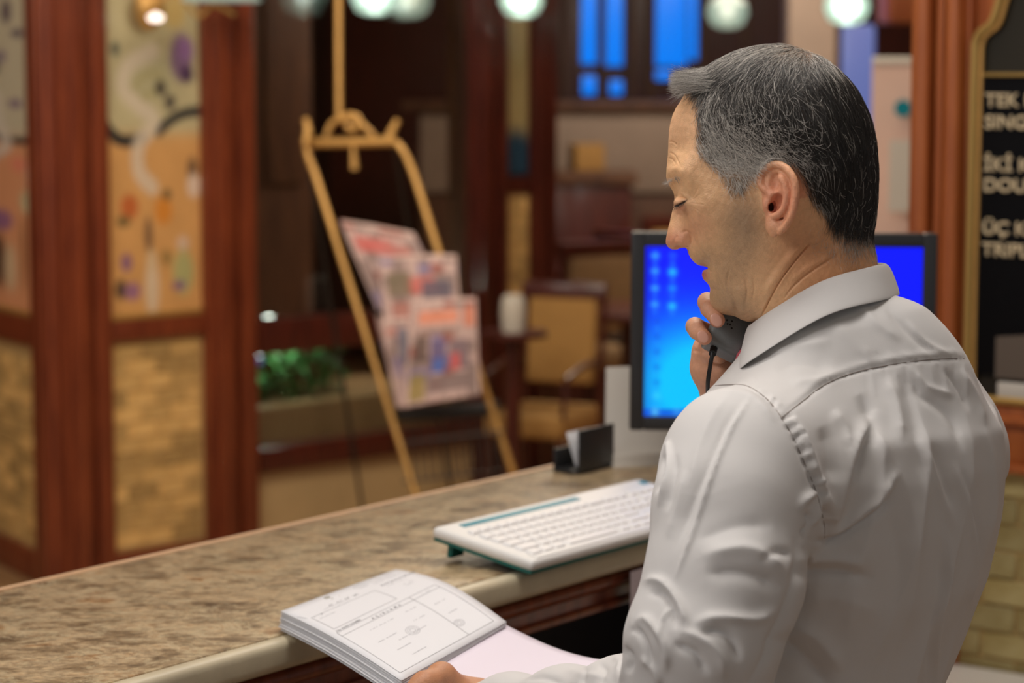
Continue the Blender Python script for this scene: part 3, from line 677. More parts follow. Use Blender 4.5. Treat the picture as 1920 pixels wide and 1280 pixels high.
def scrawl(u, v, L, h=.0022, m='ink_pale'):   # small print too faint to read
    V = []; F = []; x = u
    while x < u+L:
        w = _sr.uniform(.006, .016)
        if _sr.random() < .82:
            hh = h*_sr.uniform(.5, 1)/.315; n = len(V); V += [page(p, q)+np.array([0, 0, .0003]) for p, q in ((x, v), (x+w*.8, v), (x+w*.8, v-hh), (x, v-hh))]; F.append((n, n+1, n+2, n+3))
        x += w
    if F: link('faint_print', mesh_from('faint_print', V, F, [MATS[m]]), inv)
for q in ((.70,.045,.22),(.70,.068,.26),(.70,.091,.20),(.70,.114,.24),(.72,.215,.18),(.80,.285,.08),(.80,.31,.07),(.77,.478,.08),(.22,.56,.22),(.52,.56,.10),(.15,.68,.18),(.28,.74,.26),(.18,.80,.14),(.24,.88,.12),(.74,.62,.10),(.74,.74,.08),(.5,.66,.10),(.10,.25,.12)): scrawl(*q)
def ring_print(u, v, ru, rv, m, w=.0008):
    pts = [(u+ru*math.cos(a), v+rv*math.sin(a)) for a in np.linspace(0, 2*math.pi, 15)]
    for a, b in zip(pts, pts[1:]): 
        me_v = []
        a = np.array(a); b = np.array(b); d = (b-a); t = np.array([-d[1], d[0]])/(np.linalg.norm(d)+1e-9)*w*2
        for q in (a-t, a+t, b+t, b-t): me_v.append(page(q[0], q[1])+np.array([0, 0, .0003]))
        yield me_v
def stamp(u, v, ru, rv, m):
    V = []; F = []
    for k in (1, .72, .4):
        for q in ring_print(u, v, ru*k, rv*k, m): F.append(tuple(range(len(V), len(V)+4))); V += q
    link('stamp', mesh_from('stamp', V, F, [MATS[m]]), inv)
stamp(.62, .06, .060, .036, 'ink_pale'); stamp(.72, .84, .04, .03, 'ink_pale'); stamp(.42, .72, .05, .04, 'ink_pale'); stamp(.34, .045, .02, .016, 'ink_gold')
B0, B1, B2, B3 = at(940, 1163, 2.61), at(1250, 1235, 2.50), at(1230, 1400, 2.30), at(740, 1290, 2.335)
def big(u, v, drop=0, sh=(0, 0)):
    P = (B3*(1-u)+B2*u)*(1-v)+(B0*(1-u)+B1*u)*v; return P+np.array([0, 0, 1.])*(-.016*math.sin(math.pi*u)*v-.002)
bs = sheet('blank_sheet', 'paper_lilac', 0, fn=big, n=16); tag(bs, 'large blank white sheet between the invoices and his sleeve', 'paper')

# ------------------------------------------------------------------ keyboard
O = onz(996, 1056, ZC+.018); O[2] = ZC; X = nm((.607, .795, 0)); Yh = np.array([-X[1], X[0], 0]); ta = math.asin(.024/.156); Yk = Yh*math.cos(ta)+np.array([0, 0, math.sin(ta)]); Zk = np.cross(X, Yk)
kbd = empty('keyboard', tuple(O)); tag(kbd, 'white computer keyboard with teal strip and underside, lying on the counter', 'keyboard')
KM = Matrix((X, Yk, Zk)).transposed(); L3 = lambda x, y, z: tuple(X*x+Yk*y+Zk*z+np.array([0, 0, .004]))
KL, KD = .452, .158
MB().box(L3(KL/2, KD/2, .010), (KL, KD, .014), KM, .006, 3).build('body', MATS['white_plastic'], kbd)
MB().box(L3(KL/2, KD/2, .0015), (KL-.004, KD-.004, .005), KM, .002, 2).build('underside', MATS['teal_dark'], kbd)
MB().box(L3(KL/2, .012, .0172), (KL-.03, .016, .002), KM, .001).build('palm_lip', MATS['white_plastic'], kbd)
for x in (.03, KL-.03): MB().box(L3(x, KD-.018, -.010), (.026, .008, .022), KM, .002).build('foot', MATS['teal_dark'], kbd)
for a, b in ((.036, .284), (.432, .446)): MB().box(L3((a+b)/2, KD-.018, .0172), (b-a, .0105, .0016), KM, .0006).build('accent_strip', MATS['teal'], kbd)
kme = {}
def key(x, y, w, h=.0158):
    k = (round(w, 4), round(h, 4))
    if k not in kme:
        b = bmesh.new(); bmesh.ops.create_cube(b, size=1); 
        for v in b.verts: v.co = Vector((v.co.x*w*(.86 if v.co.z > 0 else 1), v.co.y*h*(.84 if v.co.z > 0 else 1), v.co.z*.0055))
        bmesh.ops.bevel(b, geom=list(b.edges), offset=.0012, segments=1, affect='EDGES'); me = bpy.data.meshes.new('key'); b.to_mesh(me); b.free(); me.materials.append(MATS['key_plastic']); kme[k] = me
    o = bpy.data.objects.new('key', kme[k]); sc.collection.objects.link(o); o.parent = kbd; o.matrix_local = Matrix.Translation(L3(x, y, .0180)) @ KM.to_4x4()
rows = [(0.0215, [1.25, 1.25, 1.25, 6.25, 1.25, 1.25, 1.25, 1.25]), (.0395, [2.25]+[1]*10+[2.75]), (.0575, [1.75]+[1]*11+[2.25]), (.0755, [1.5]+[1]*12+[1.5]), (.0935, [1]*13+[2]), (.1135, [1]*13+[2])]
for y, ws in rows:
    x = .018
    for w in ws: key(x+w*.0095, y, w*.019-.0022, .0158 if y < .11 else .012); x += w*.019
    for bx in (.312, .372):
        n = 3 if bx < .35 else 4
        if bx < .35 and (y in (.0575,)): continue
        for i in range(n): key(bx+i*.0175, y, .0155, .0158 if y < .11 else .012)

# ------------------------------------------------------------------ monitor
mon = empty('computer_monitor', tuple(onz(1465, 905, ZC))); base = np.array(mon.location); tag(mon, 'black computer monitor with a bright blue desktop behind the man', 'monitor')
roll = math.radians(1.6); mc = at(1467, 622, 3.6); mX = nm(CR*math.cos(roll)-np.array([0, 0, 1])*math.sin(roll)*-1*0+np.array([0, 0, 1])*math.sin(math.radians(-.2))); mX = nm(np.array([math.cos(.06), -math.sin(.06)*.3, -.004]))
mZ = nm(np.array([-.042, .0, 1.0])-mX*(np.array([-.042, 0, 1.0])@mX)); mN = np.cross(mX, mZ)*1.0; mN = mN if mN[1] < 0 else -mN
MM = Matrix((mX, mN, mZ)).transposed(); mw, mh = .453, .297
lm = lambda x, y, z: tuple(mc-base+mX*x+mN*y+mZ*z)
bz = .0215
for nm_, x, z, w, h in (('bezel', -mw/2+bz/2, 0, bz, mh), ('bezel', mw/2-bz/2, 0, bz, mh), ('bezel', 0, mh/2-bz/2, mw-2*bz+.002, bz), ('bezel', 0, -mh/2+bz/2, mw-2*bz+.002, bz)):
    MB().box(lm(x, 0, z), (w, .022, h), MM, .004).build(nm_, MATS['black_plastic'], mon)
MB().box(lm(0, -.028, 0), (mw*.94, .045, mh*.92), MM, .02, 3).build('housing', MATS['black_plastic'], mon)
sw, shh = mw-2*bz, mh-2*bz; nu, nv = 220, 150
U, Vv = np.meshgrid(np.linspace(0, 1, nu), np.linspace(0, 1, nv), indexing='ij'); uv = np.stack([U.ravel(), Vv.ravel()], 1)
def desktop(uv):
    u, v = uv[:, 0], uv[:, 1]; g = np.exp(-(((u-.20)/.17)**2+((v-.76)/.25)**2)); g2 = np.exp(-(((u-.14)/.24)**2+((v-.95)/.40)**2)); t = np.clip(1.1*g+.55*g2, 0, 1)[:, None]
    c = np.array([0.0, .006, 1.0])*(1-t)+np.array([0.0, .56, 1.0])*t; c = c*(1-.25*np.exp(-((u)/.02)**2))[:, None]
    def dot(x, y, r, col, a):
        nonlocal c
        w = (a*np.exp(-(((u-x)*1.6/r)**2+((v-y)/r)**2)/.5))[:, None]; c = c*(1-w)+np.array(col)*w
    for i, y in enumerate((.055, .145, .245, .34)): dot(.035, y, .028, (.05, .5, 1), .7); dot(.035, y+.045, .018, (.02, .3, 1), .4)
    for y in (.055, .15, .245, .35): dot(.098, y, .03, (.02, .62, 1) if y > .1 else (.02, .2, 1), .85 if y in (.15, .35) else .4); dot(.098, y+.045, .02, (.02, .3, 1), .4)
    for y in (.44, .53, .62, .71, .80): dot(.045, y, .028, (0, .08, .8), .6); dot(.045, y+.04, .018, (.02, .3, 1), .4)
    dot(.045, .88, .03, (.05, .7, 1), .5)
    w = (v > .955)[:, None]*.85; c = c*(1-w)+np.array([.0, .08, .75])*w; dot(.04, .975, .03, (.1, .6, 1), .8); dot(.12, .972, .03, (.05, .4, 1), .6)
    return c
P = np.array(mc-base)+mX*((uv[:, :1]-.5)*sw)+mN*.006+mZ*((.5-uv[:, 1:2])*shh)
i_ = np.arange(nu-1)[:, None]*nv+np.arange(nv-1)[None]; F = np.stack([i_, i_+nv, i_+nv+1, i_+1], -1).reshape(-1, 4)
me = mesh_from('screen', P, F, [mat('screen', (1, 1, 1), rough=.3, attr='col', emit='attr', estr=1.0)]); MATS['screen'].node_tree.nodes['Principled BSDF'].inputs['Base Color'].default_value = (0, 0, 0, 1)
_nt = MATS['screen'].node_tree
for l in list(_nt.links):
    if l.to_socket.name == 'Base Color': _nt.links.remove(l)
set_color(me, 'col', desktop(uv)); scr = link('screen', me, mon); scr['label'] = 'glowing blue screen with rows of icons'
zn = (mc-base)[2]; MB().box((mc[0]-base[0], .045+mc[1]-base[1], zn/2-.02), (.06, .03, zn+.02), None, .006).build('stand_neck', MATS['black_plastic'], mon)
MB().lathe([(.0, 0), (.10, 0), (.105, .006), (.09, .014), (.0, .016)], (mc[0]-base[0], .03+mc[1]-base[1], 0), 40).build('stand_base', MATS['black_plastic'], mon)

# ------------------------------------------------------------------ card holder and leaflet stand
ch = empty('card_holder', tuple(onz(1085, 890, ZC)), 0); tag(ch, 'black card holder with white cards standing on the counter', 'card holder')
HX = nm(onz(1160, 872, ZC)-onz(1085, 890, ZC)); HY = np.array([-HX[1], HX[0], 0]); HM = Matrix((HX, HY, (0, 0, 1))).transposed(); lh = lambda x, y, z: tuple(HX*x+HY*y+np.array([0, 0, z]))
wdt = .094
MB().box(lh(wdt/2, .022, .003), (wdt, .048, .006), HM, .001).build('base', MATS['black_plastic'], ch)
MB().box(lh(wdt/2, .0, .034), (wdt, .004, .068), HM, .001).build('front_plate', MATS['black_plastic'], ch)
MB().box(lh(wdt/2, .045, .018), (wdt, .004, .036), HM, .001).build('rear_plate', MATS['black_plastic'], ch)
for i in range(4):
    a = math.radians(20-i*5); q = MB().box((0, 0, 0), (.062, .0009, .054), HM @ Euler((-a*1.0, 0, 0)).to_matrix(), 0).build('card', MATS['paper']); q.location = tuple(np.array(onz(1085, 890, ZC))+np.array(lh(wdt*.55, .034-i*.0062-.006, .0065+.027))); tag(q, ['rearmost white card leaning', 'second white card from the rear leaning', 'third white card from the rear leaning', 'frontmost white card standing'][i]+' in the black card holder', 'card', 'cards in the black card holder')
ls = empty('leaflet_stand', tuple(onz(1190, 868, ZC))); tag(ls, 'pale plastic leaflet stand between the card holder and the monitor', 'leaflet stand')
LX = nm(np.array([.96, .28, 0])); LY = np.array([-LX[1], LX[0], 0])
tilt = .22; MB().prism([(-.048, 0), (.11, 0), (.11, .146), (-.036, .146)], (0, .005, .004), LX, nm(LY*tilt+np.array([0, 0, 1])), LY, .004).build('back_plate', MATS['grey_card'], ls, smooth=False)
MB().box(tuple(LX*.03-LY*.014+np.array([0, 0, .003])), (.155, .05, .006), Matrix((LX, LY, (0, 0, 1))).transposed(), .001).build('base', MATS['grey_card'], ls)
MB().box(tuple(LX*.03-LY*.036+np.array([0, 0, .012])), (.155, .003, .02), Matrix((LX, LY, (0, 0, 1))).transposed(), .001).build('front_lip', MATS['grey_card'], ls)

# ------------------------------------------------------------------ newspaper rack
TL, TR = at(573, 268, 7.70), at(738, 265, 7.62); BLp, BRp = onz(858, 1173, 0), onz(1052, 1148, 0)
rk = empty('newspaper_rack', tuple(np.array([(BLp[0]+BRp[0])/2, (BLp[1]+BRp[1])/2+.15, 0]))); tag(rk, 'brass tube newspaper rack leaning beside the dark window', 'newspaper rack'); rb = np.array(rk.location)
R_ = lambda p: tuple(np.array(p)-rb)
MB().tube([R_(p) for p in spline([BLp, at(690, 640, 7.55), at(600, 355, 7.66), at(580, 300, 7.69), TL], 6)], .0108, 12).build('leg', MATS['brass'], rk)
MB().tube([R_(p) for p in spline([BRp, at(950, 850, 7.45), at(822, 470, 7.55), at(775, 325, 7.6), at(752, 278, 7.61), TR], 6)], .0108, 12).build('leg', MATS['brass'], rk)
MB().tube([R_(TL), R_(TR)], .016, 12).build('top_bar', MATS['brass'], rk)
for a in ([(573, 268), (578, 245), (572, 222)], [(730, 262), (735, 245), (746, 225)]): MB().tube([R_(at(x, y, 7.64)) for x, y in spline(a, 4)], [.014]*5+[.011]*4, 10).build('horn', MATS['brass'], rk)
sc_pts = [(612, 255), (622, 232), (640, 222), (655, 215), (672, 222), (668, 240), (655, 242), (648, 232)]
MB().tube([R_(at(x, y, 7.63)) for x, y in spline(sc_pts, 5)], .009, 8).build('scroll', MATS['brass'], rk)
MB().tube([R_(at(x, y, 7.63)) for x, y in spline([(640, 225), (662, 220), (684, 238), (700, 255)], 5)], .009, 8).build('scroll', MATS['brass'], rk)
MB().tube([R_(at(636, 225, 7.66)), R_(at(634, -120, 7.68))], .0105, 10).build('sign_pole', MATS['brass'], rk)
MB().tube([R_(at(662, 275, 7.64)), R_(at(665, 318, 7.64))], [.007, .012], 8).build('pendant', MATS['brass'], rk)
for x, y in ((700, 585), (715, 790)): pass
backL, backR = onz(700, 1085, 0), onz(870, 1065, 0)
for b_, t_ in ((backL, TL), (backR, TR)): MB().tube([R_(b_), R_(t_)], .006, 8).build('back_leg', MATS['wire'], rk)
for k, (p0, p1) in enumerate((((705, 580), (850, 600)), ((716, 640), (880, 640)), ((745, 775), (930, 765)))):
    a, b = at(*p0, 7.52), at(*p1, 7.46); MB().box(R_((a+b)/2+[0, .06, -.01]), (np.linalg.norm(b-a), .12, .035 if k == 2 else .015), Matrix((nm(b-a), nm(np.cross([0, 0, 1], nm(b-a))), (0, 0, 1))).transposed(), .004).build('pocket_tray', MATS['wire'], rk)
for i in range(12):
    x = 765+i*15; MB().tube([R_(at(x, 800-i*1.2, 7.46)), R_(at(x+12, 905-i*2, 7.40))], .003, 6).build('basket_wire', MATS['wire'], rk)
for y in (822, 895): MB().tube([R_(at(755, y+8, 7.45)), R_(at(945, y-14, 7.42))], .003, 6).build('basket_wire', MATS['wire'], rk)
def news(seed, head, pics):
    def f(uv):
        r = np.random.default_rng(seed); c = np.tile(np.array(lin((206, 176, 172))), (len(uv), 1)); u, v = uv[:, 0], uv[:, 1]
        tx = ((np.sin(v*170) > 0.1) & (np.sin(u*31+seed) > -.75)); c = np.where(tx[:, None], c*.6, c); q_ = np.floor(u*6)*7.3+np.floor(v*9)*3.1+seed; rr_ = np.sin(q_*12.9898)*43758.5453; rr_ = rr_-np.floor(rr_); c = c*(1-.45*(rr_ > .6))[:, None]; c = np.where((rr_ > .88)[:, None], c*[1.1, .55, .5], c); c = np.where((rr_ < .08)[:, None], c*[.5, .55, .95], c)
        def rect(x0, y0, x1, y1, col, a=.85):
            nonlocal c
            m = ((u > x0) & (u < x1) & (v > y0) & (v < y1))[:, None]*a; c = c*(1-m)+np.array(lin(col))*m
        rect(0, 0, 1, .035, (212, 184, 178), 1); rect(0, 0, .035, 1, (212, 184, 178), 1); rect(.965, 0, 1, 1, (212, 184, 178), 1)
        for q in head+pics: rect(*q)
        return c
    return f
def newspaper(name, corners, fn, label, thick=.012):
    """corners: TL TR BR BL world"""
    a, b, c, d = corners; o = (a+b+c+d)/4; nu, nv = 50, 64
    U, Vv = np.meshgrid(np.linspace(0, 1, nu), np.linspace(0, 1, nv), indexing='ij'); uv = np.stack([U.ravel(), Vv.ravel()], 1); u, v = uv[:, :1], uv[:, 1:]
    n_ = nm(np.cross(b-a, d-a)); n_ = n_ if n_[1] < 0 else -n_
    P = (a*(1-u)+b*u)*(1-v)+(d*(1-u)+c*u)*v+n_*(.012*np.sin(np.pi*u)+.006*np.sin(v*5))-o
    i = np.arange(nu-1)[:, None]*nv+np.arange(nv-1)[None]; F = np.stack([i, i+1, i+nv+1, i+nv], -1).reshape(-1, 4)
    me = mesh_from(name, P, F, [MATS['print']]); set_color(me, 'col', fn(uv)); ob = link(name, me); ob.location = tuple(o)
    md = ob.modifiers.new('t', 'SOLIDIFY'); md.thickness = thick; md.offset = 0; tag(ob, label, 'newspaper', 'newspapers in the brass rack'); return ob
A = at
newspaper('newspaper', (A(638,413,7.60), A(776,438,7.56), A(852,602,7.50), A(708,580,7.52)), news(1, [(.1,.16,.62,.34,(206,104,100)),(.5,.2,.85,.32,(190,120,112))], [(.3,.42,.62,.62,(104,108,150)),(.2,.7,.8,.9,(170,130,130))]), 'folded pink newspaper in the highest pocket of the brass rack')
newspaper('newspaper', (A(706,583,7.54), A(750,600,7.52), A(756,764,7.49), A(733,700,7.51)), news(5, [(.3,.1,.9,.2,(180,120,110))], [(.6,.3,.95,.6,(100,100,130))]), 'newspaper edge sticking out left under the upper papers')
newspaper('newspaper', (A(712,482,7.50), A(856,478,7.46), A(868,640,7.42), A(724,660,7.44)), news(2, [(.34,.24,.70,.42,(206,110,104)),(.05,.72,.55,.84,(190,100,96))], [(.10,.18,.40,.44,(120,106,84)),(.55,.30,.9,.62,(96,92,110)),(.4,.5,.6,.7,(206,190,186)),(.14,.50,.36,.68,(180,120,110))]), 'pinkish newspaper with a brown picture in the middle pocket')
newspaper('newspaper', (A(716,600,7.46), A(790,594,7.44), A(806,756,7.40), A(745,764,7.41)), news(3, [(.1,.1,.5,.2,(190,130,120))], [(.35,.12,.62,.55,(110,112,130))]), 'newspaper tucked half behind the lowest front page')
newspaper('newspaper', (A(774,563,7.40), A(893,558,7.37), A(900,740,7.33), A(758,764,7.36)), news(4, [(.14,.12,.72,.24,(226,140,110)),(.8,.10,.96,.30,(206,120,90)),(.16,.30,.7,.36,(150,120,112))], [(.10,.36,.30,.60,(92,72,66)),(.34,.40,.56,.72,(104,92,140)),(.38,.58,.52,.72,(74,110,190)),(.60,.42,.86,.70,(120,100,112)),(.05,.70,.28,.96,(150,130,60)),(.30,.74,.9,.92,(130,110,110)),(.62,.55,.74,.7,(210,90,90))]), 'pinkish newspaper with a group picture in the lowest pocket')

# ------------------------------------------------------------------ lamps
def pendant(x, y, d, r_px, lit=1.0, label=''):
    c = at(x, y, d); r = r_px*d/FPX; root = empty('pendant_lamp', tuple(c)); tag(root, label, 'lamp', 'glass pendant lamps')
    MB().lathe([(r*.35, -r*.80), (r*.75, -r*.62), (r, -r*.1), (r*.92, r*.35), (r*.5, r*.7), (r*.22, r*.85), (r*.18, r*.85), (r*.46, r*.64), (r*.86, r*.3), (r*.93, -r*.1), (r*.70, -r*.56), (r*.33, -r*.74)], (0, 0, 0), 28).build('glass_shade', MATS['shade_glass'], root)
    b = MB().lathe([(0, -r*.46), (r*.34, -r*.3), (r*.46, .05*r), (r*.36, r*.4), (r*.1, r*.6), (0, r*.6)], (0, 0, 0), 20).build('bulb', MATS['bulb' if lit > .5 else 'bulb_dim'], root)
    MB().tube([(0, 0, r*.8), (0, 0, 3.0-c[2])], .006, 8).build('rod', MATS['brass'], root); MB().lathe([(0, r*.78), (r*.3, r*.8), (r*.2, r*1.1), (0, r*1.15)], (0, 0, 0), 16).build('cap', MATS['brass'], root)
mat('bulb_dim', (1, .9, .85), emit=(1, .85, .75), estr=2.0)
pendant(702, -8, 8.3, 46, 1, 'bright glass pendant lamp above the newspaper rack'); pendant(768, 2, 9.6, 40, 0, 'dim pinkish glass lamp just right of the bright one above the rack')
pendant(978, 0, 8.6, 42, 1, 'bright glass pendant lamp in front of the narrow cream panel'); pendant(1364, 22, 9.2, 40, 0, 'dim glass lamp directly above the forelock of the man')
pendant(1588, 12, 8.8, 44, 1, 'bright glass pendant lamp above the back of his head'); pendant(1728, 4, 9.4, 30, 1, 'small bright lamp half hidden by the right wooden post')
wlmp = empty('wall_lamp', tuple(at(275, 20, 7.9))); wo = np.array(wlmp.location); tag(wlmp, 'ornate brass wall lamp with glass shade on the painted panel', 'lamp')
q = lambda x, y, d=7.8: tuple(at(x, y, d)-wo)
MB().lathe([(0, -.07), (.03, -.06), (.055, -.02), (.06, .04), (.03, .09), (0, .10)], (0, -.02, 0), 18).build('brass_body', MATS['brass'], wlmp)
MB().tube([q(x, y, 7.75) for x, y in spline([(285, 10), (330, -10), (372, 30), (400, 10), (440, 28)], 6)], .007, 8).build('arm', MATS['brass'], wlmp)
MB().lathe([(.03, .0), (.10, -.005), (.13, -.03), (.125, -.035), (.09, -.012), (.03, -.008)], q(415, -18, 7.7), 26).build('glass_shade', MATS['shade_glass'], wlmp)
MB().lathe([(0, -.012), (.02, -.01), (.028, .005), (0, .02)], q(292, 34, 7.72), 12).build('bulb', MATS['bulb_dim'], wlmp)

# ------------------------------------------------------------------ lounge beyond
def chair(px, py_seat, d, yaw, label, m='mustard', sc_=1.0):
    p = at(px, py_seat, d); root = empty('lounge_chair', (p[0], p[1], 0), yaw); tag(root, label, 'chair', 'chairs in the lounge'); root.scale = sc_ if isinstance(sc_, tuple) else (sc_,)*3
    MB().box((0, 0, .45), (.46, .46, .09), None, .03, 3).build('seat', MATS[m], root)
    MB().box((0, .22, .74), (.40, .05, .34), Euler((-.12, 0, 0)), .02, 3).build('backrest', MATS[m], root)
    MB().box((0, .245, .935), (.50, .045, .07), Euler((-.12, 0, 0)), .015).build('top_rail', MATS['wood_dark'], root)
    for s in (-1, 1):
        MB().tube([(s*.22, .23, 0), (s*.225, .21, .45), (s*.23, .255, .93)], [.016, .02, .018], 8).build('leg', MATS['wood_dark'], root)
        MB().tube([(s*.21, -.2, 0), (s*.215, -.2, .42)], [.014, .02], 8).build('leg', MATS['wood_dark'], root)
        MB().tube([(s*.225, .22, .66), (s*.24, .0, .67), (s*.23, -.18, .64), (s*.215, -.2, .45)], .014, 8).build('armrest', MATS['wood_dark'], root)
def table(px, py, d, r, label, m='wood_dark', ztop=.74):
    p = onz(px, py, 0) if d is None else at(px, py, d); root = empty('table', (p[0], p[1], 0)); tag(root, label, 'table', 'tables in the lounge')
    MB().lathe([(0, ztop-.03), (r*.98, ztop-.03), (r, ztop-.015), (r*.99, ztop), (0, ztop)], (0, 0, 0), 32).build('tabletop', MATS[m], root)
    MB().lathe([(0, 0), (.22, 0), (.2, .03), (.05, .06), (.035, .3), (.045, ztop-.06), (.1, ztop-.03), (0, ztop-.03)], (0, 0, 0), 18).build('pedestal', MATS['wood_dark'], root)
chair(1018, 752, 8.75, math.radians(-22), 'mustard cushioned wooden armchair nearest the newspaper rack', sc_=(.66, .9, .93))
chair(1085, 620, 10.4, math.radians(-150), 'tan lounge chair behind the mustard armchair', 'tan_cloth')
chair(1262, 600, 10.8, math.radians(120), 'grey lounge chair far behind beside the monitor', 'grey_cloth'); chair(1252, 560, 12.1, math.radians(200), 'mustard chair far back in front of the stone bar')
table(1185, 560, 9.6, .32, 'dark round table just left of the monitor'); table(1110, 520, 11.35, .30, 'dark round table in front of the stone bar')
def small(px, py, d, size, m, name, label, cat, rz=.3): p = at(px, py, d); o = MB().box((0, 0, 0), size, Euler((0, 0, rz)), .01).build(name, MATS[m]); o.location = tuple(p); return tag(o, label, cat)
side = at(962, 740, 8.45)
nb_ = empty('side_table', (side[0], side[1], 0)); tag(nb_, 'small dark side table left of the mustard armchair', 'table')
MB().lathe([(0, .755), (.12, .755), (.12, .775), (0, .775)], (0, 0, 0), 24).build('tabletop', MATS['wood_dark'], nb_); MB().lathe([(0, 0), (.12, 0), (.03, .05), (.025, .755), (0, .755)], (0, 0, 0), 16).build('pedestal', MATS['wood_dark'], nb_)
o = MB().lathe([(0, 0), (.05, 0), (.055, .08), (.05, .14), (.035, .16), (.0, .16)], (0, 0, 0), 20).build('white_jug', MATS['grey_card']); o.location = (side[0], side[1]-.02, .775); o.scale = (.8,)*3; tag(o, 'white jug on the small table left of the mustard armchair', 'jug')
# stone bar with things on it
bar = empty('stone_bar', tuple(at(1140, 260, 12.9)*[1, 1, 0])); tag(bar, 'pale stone bar counter at the far side of the lounge', 'bar')
MB().box((0, 0, 1.49), (2.2, .42, .05), None, .01).build('top', MATS['wood_brown'], bar); MB().box((0, .02, 1.25), (2.0, .36, .43), None, .01).build('upper_front', MATS['bar_front'], bar); MB().box((0, .04, .52), (2.0, .34, 1.04), None, .01).build('lower_front', MATS['wood_brown'], bar)
o = small(1100, 295, 12.4, (.16, .12, .14), 'mustard', 'brass_urn', 'dull brass box standing before the stone bar', 'box'); p = at(1100, 295, 12.2)
st_ = empty('display_stand', (p[0], p[1], 0)); tag(st_, 'dark wooden display stand in front of the stone bar', 'stand'); MB().box((0, 0, p[2]-.10), (.5, .35, .06), None, .01).build('top', MATS['wood_brown'], st_); MB().box((0, 0, (p[2]-.13)/2), (.44, .3, p[2]-.13), None, .01).build('body', MATS['wood_dark'], st_)
# back cabinet with blue panes
bc = empty('back_cabinet', (at(1200, 100, 13.9)[0], 14.1, 0)); tag(bc, 'dark wood cabinet with glowing blue panes across the far wall', 'cabinet')
MB().box((0, .15, 1.5), (3.6, .3, 3.0), None, .02).build('carcass', MATS['wood_dark'], bc)
def pane(x0, y0, x1, y1, m='blue_light'):
    a, b = at(x0, y0, 13.95), at(x1, y1, 13.95); c = (a+b)/2-np.array([bc.location[0], 14.1, 0]); c[1] = -.02
    MB().box(tuple(c), (abs(b[0]-a[0]), .02, abs(b[2]-a[2])), None, .004).build('blue_pane', MATS[m], bc)
pane(1090, -60, 1130, 120); pane(1136, -60, 1168, 124); pane(1092, 142, 1118, 178); pane(1144, 150, 1168, 178); pane(1230, -60, 1288, 124); pane(1292, -60, 1308, 112); pane(1230, 132, 1262, 150)
for x in (1060, 1128, 1182, 1222, 1318, 1400): p = at(x, 100, 13.9); MB().box((p[0]-bc.location[0], -.03, 1.5), (.05, .05, 3.0), None, .01).build('upright', MATS['wood_brown'], bc)
bs_ = MB().box((0, 0, 0), (.15, .05, .50), None, .02).build('light_column', MATS['blue_pale']); bs_.location = tuple(at(1608, 150, 11.0)); tag(bs_, 'pale blue glowing column beside the pink banner', 'light')
pl_ = MB().box((0, 0, 0), (.24, .24, 3.0), None, .02).build('pillar', MATS['bar_front']); pp_ = at(1518, 60, 12.0); pl_.location = (pp_[0], pp_[1], 1.5); struct(pl_)
bn = empty('rollup_banner', tuple(at(1720, 110, 6.8)*[1, 1, 0])); tag(bn, 'pale pink standing banner with a teal mark behind the monitor', 'banner')
bt = at(1720, 110, 6.8)[2]; x0 = at(1636, 110, 6.8)[0]-bn.location[0]; MB().box((x0+.3, 0, bt/2+.03), (.6, .004, bt-.06), None, 0).build('print_sheet', MATS['banner'], bn)
MB().box((x0+.3, 0, .03), (.64, .12, .06), None, .01).build('base', MATS['black_plastic'], bn); MB().box((x0+.3, 0, bt-.005), (.6, .015, .02), None, .004).build('top_rail', MATS['grey_card'], bn)
sp_ = at(1693, 203, 6.79)-np.array(bn.location); MB().lathe([(0, -.002), (.026, -.002), (.026, .002), (0, .002)], tuple(sp_), 7, (0, -1, 0)).build('teal_mark', MATS['teal'], bn)
MB().box(tuple(at(1700, 330, 6.79)-np.array(bn.location)), (.10, .003, .20), None, 0).build('printed_picture', MATS['grey_card'], bn)
cbn = MB().box((0, 0, 0), (.6, .4, .8), None, .02).build('wall_cabinet', MATS['wood_orange']); p = at(1745, -60, 9.5); cbn.location = (p[0]+.12, p[1], 2.0+.26); tag(cbn, 'brown wooden wall cabinet above the pink banner', 'cabinet')
# ------------------------------------------------------------------ THE MAN: head
HPX, HPY, HD = 1450.0, 340.0, 2.24
HC = at(HPX, HPY, HD); HS = HD/FPX                       # metres per head unit
_r = nm(ray(HPX, HPY)); HU = nm(CR-(CR@_r)*_r); HV = np.cross(HU, _r)*1.0; HV = HV if HV[2] > 0 else -HV; HW = -_r
HB = np.stack([HU, HV, HW])                              # rows: image right, image up, towards the camera side
def h2w(P):  # head units (x right, y down as in the sagittal drawing, w lateral) -> world
    P = np.atleast_2d(P); return HC+((P[:, :1]-HPX)*HU-(P[:, 1:2]-HPY)*HV+P[:, 2:3]*HW)*HS
def w2h(V):
    Q = (np.atleast_2d(V)-HC)/HS; return np.stack([HPX+Q@HU, HPY-Q@HV, Q@HW], 1)

OUTL = [(1300,152),(1277,187),(1261,215),(1254,248),(1253,279),(1251,305),(1249,325),(1252,343),(1261,357),(1265,372),(1262,390),(1257,412),(1252,435),
 (1249,450),(1251,461),(1259,467.5),(1271,468),(1282,464),(1289,467),(1292,477),(1299,488),(1309,496.5),(1320,499.5),(1326,502),(1320,507),(1317,515),(1320,524),(1328,532),(1333,541),
 (1332,553),(1333,567),(1339,578),(1350,587),(1364,591),(1378,593),(1390,599),(1402,603),(1416,604),(1424,612),(1430,640),(1428,700),(1680,700),(1664,600),(1650,520),(1642,480),(1634,440),
 (1638,405),(1641,360),(1640,300),(1632,245),(1614,196),(1586,156),(1545,118),(1500,97),(1450,90),(1400,96),(1350,116)]
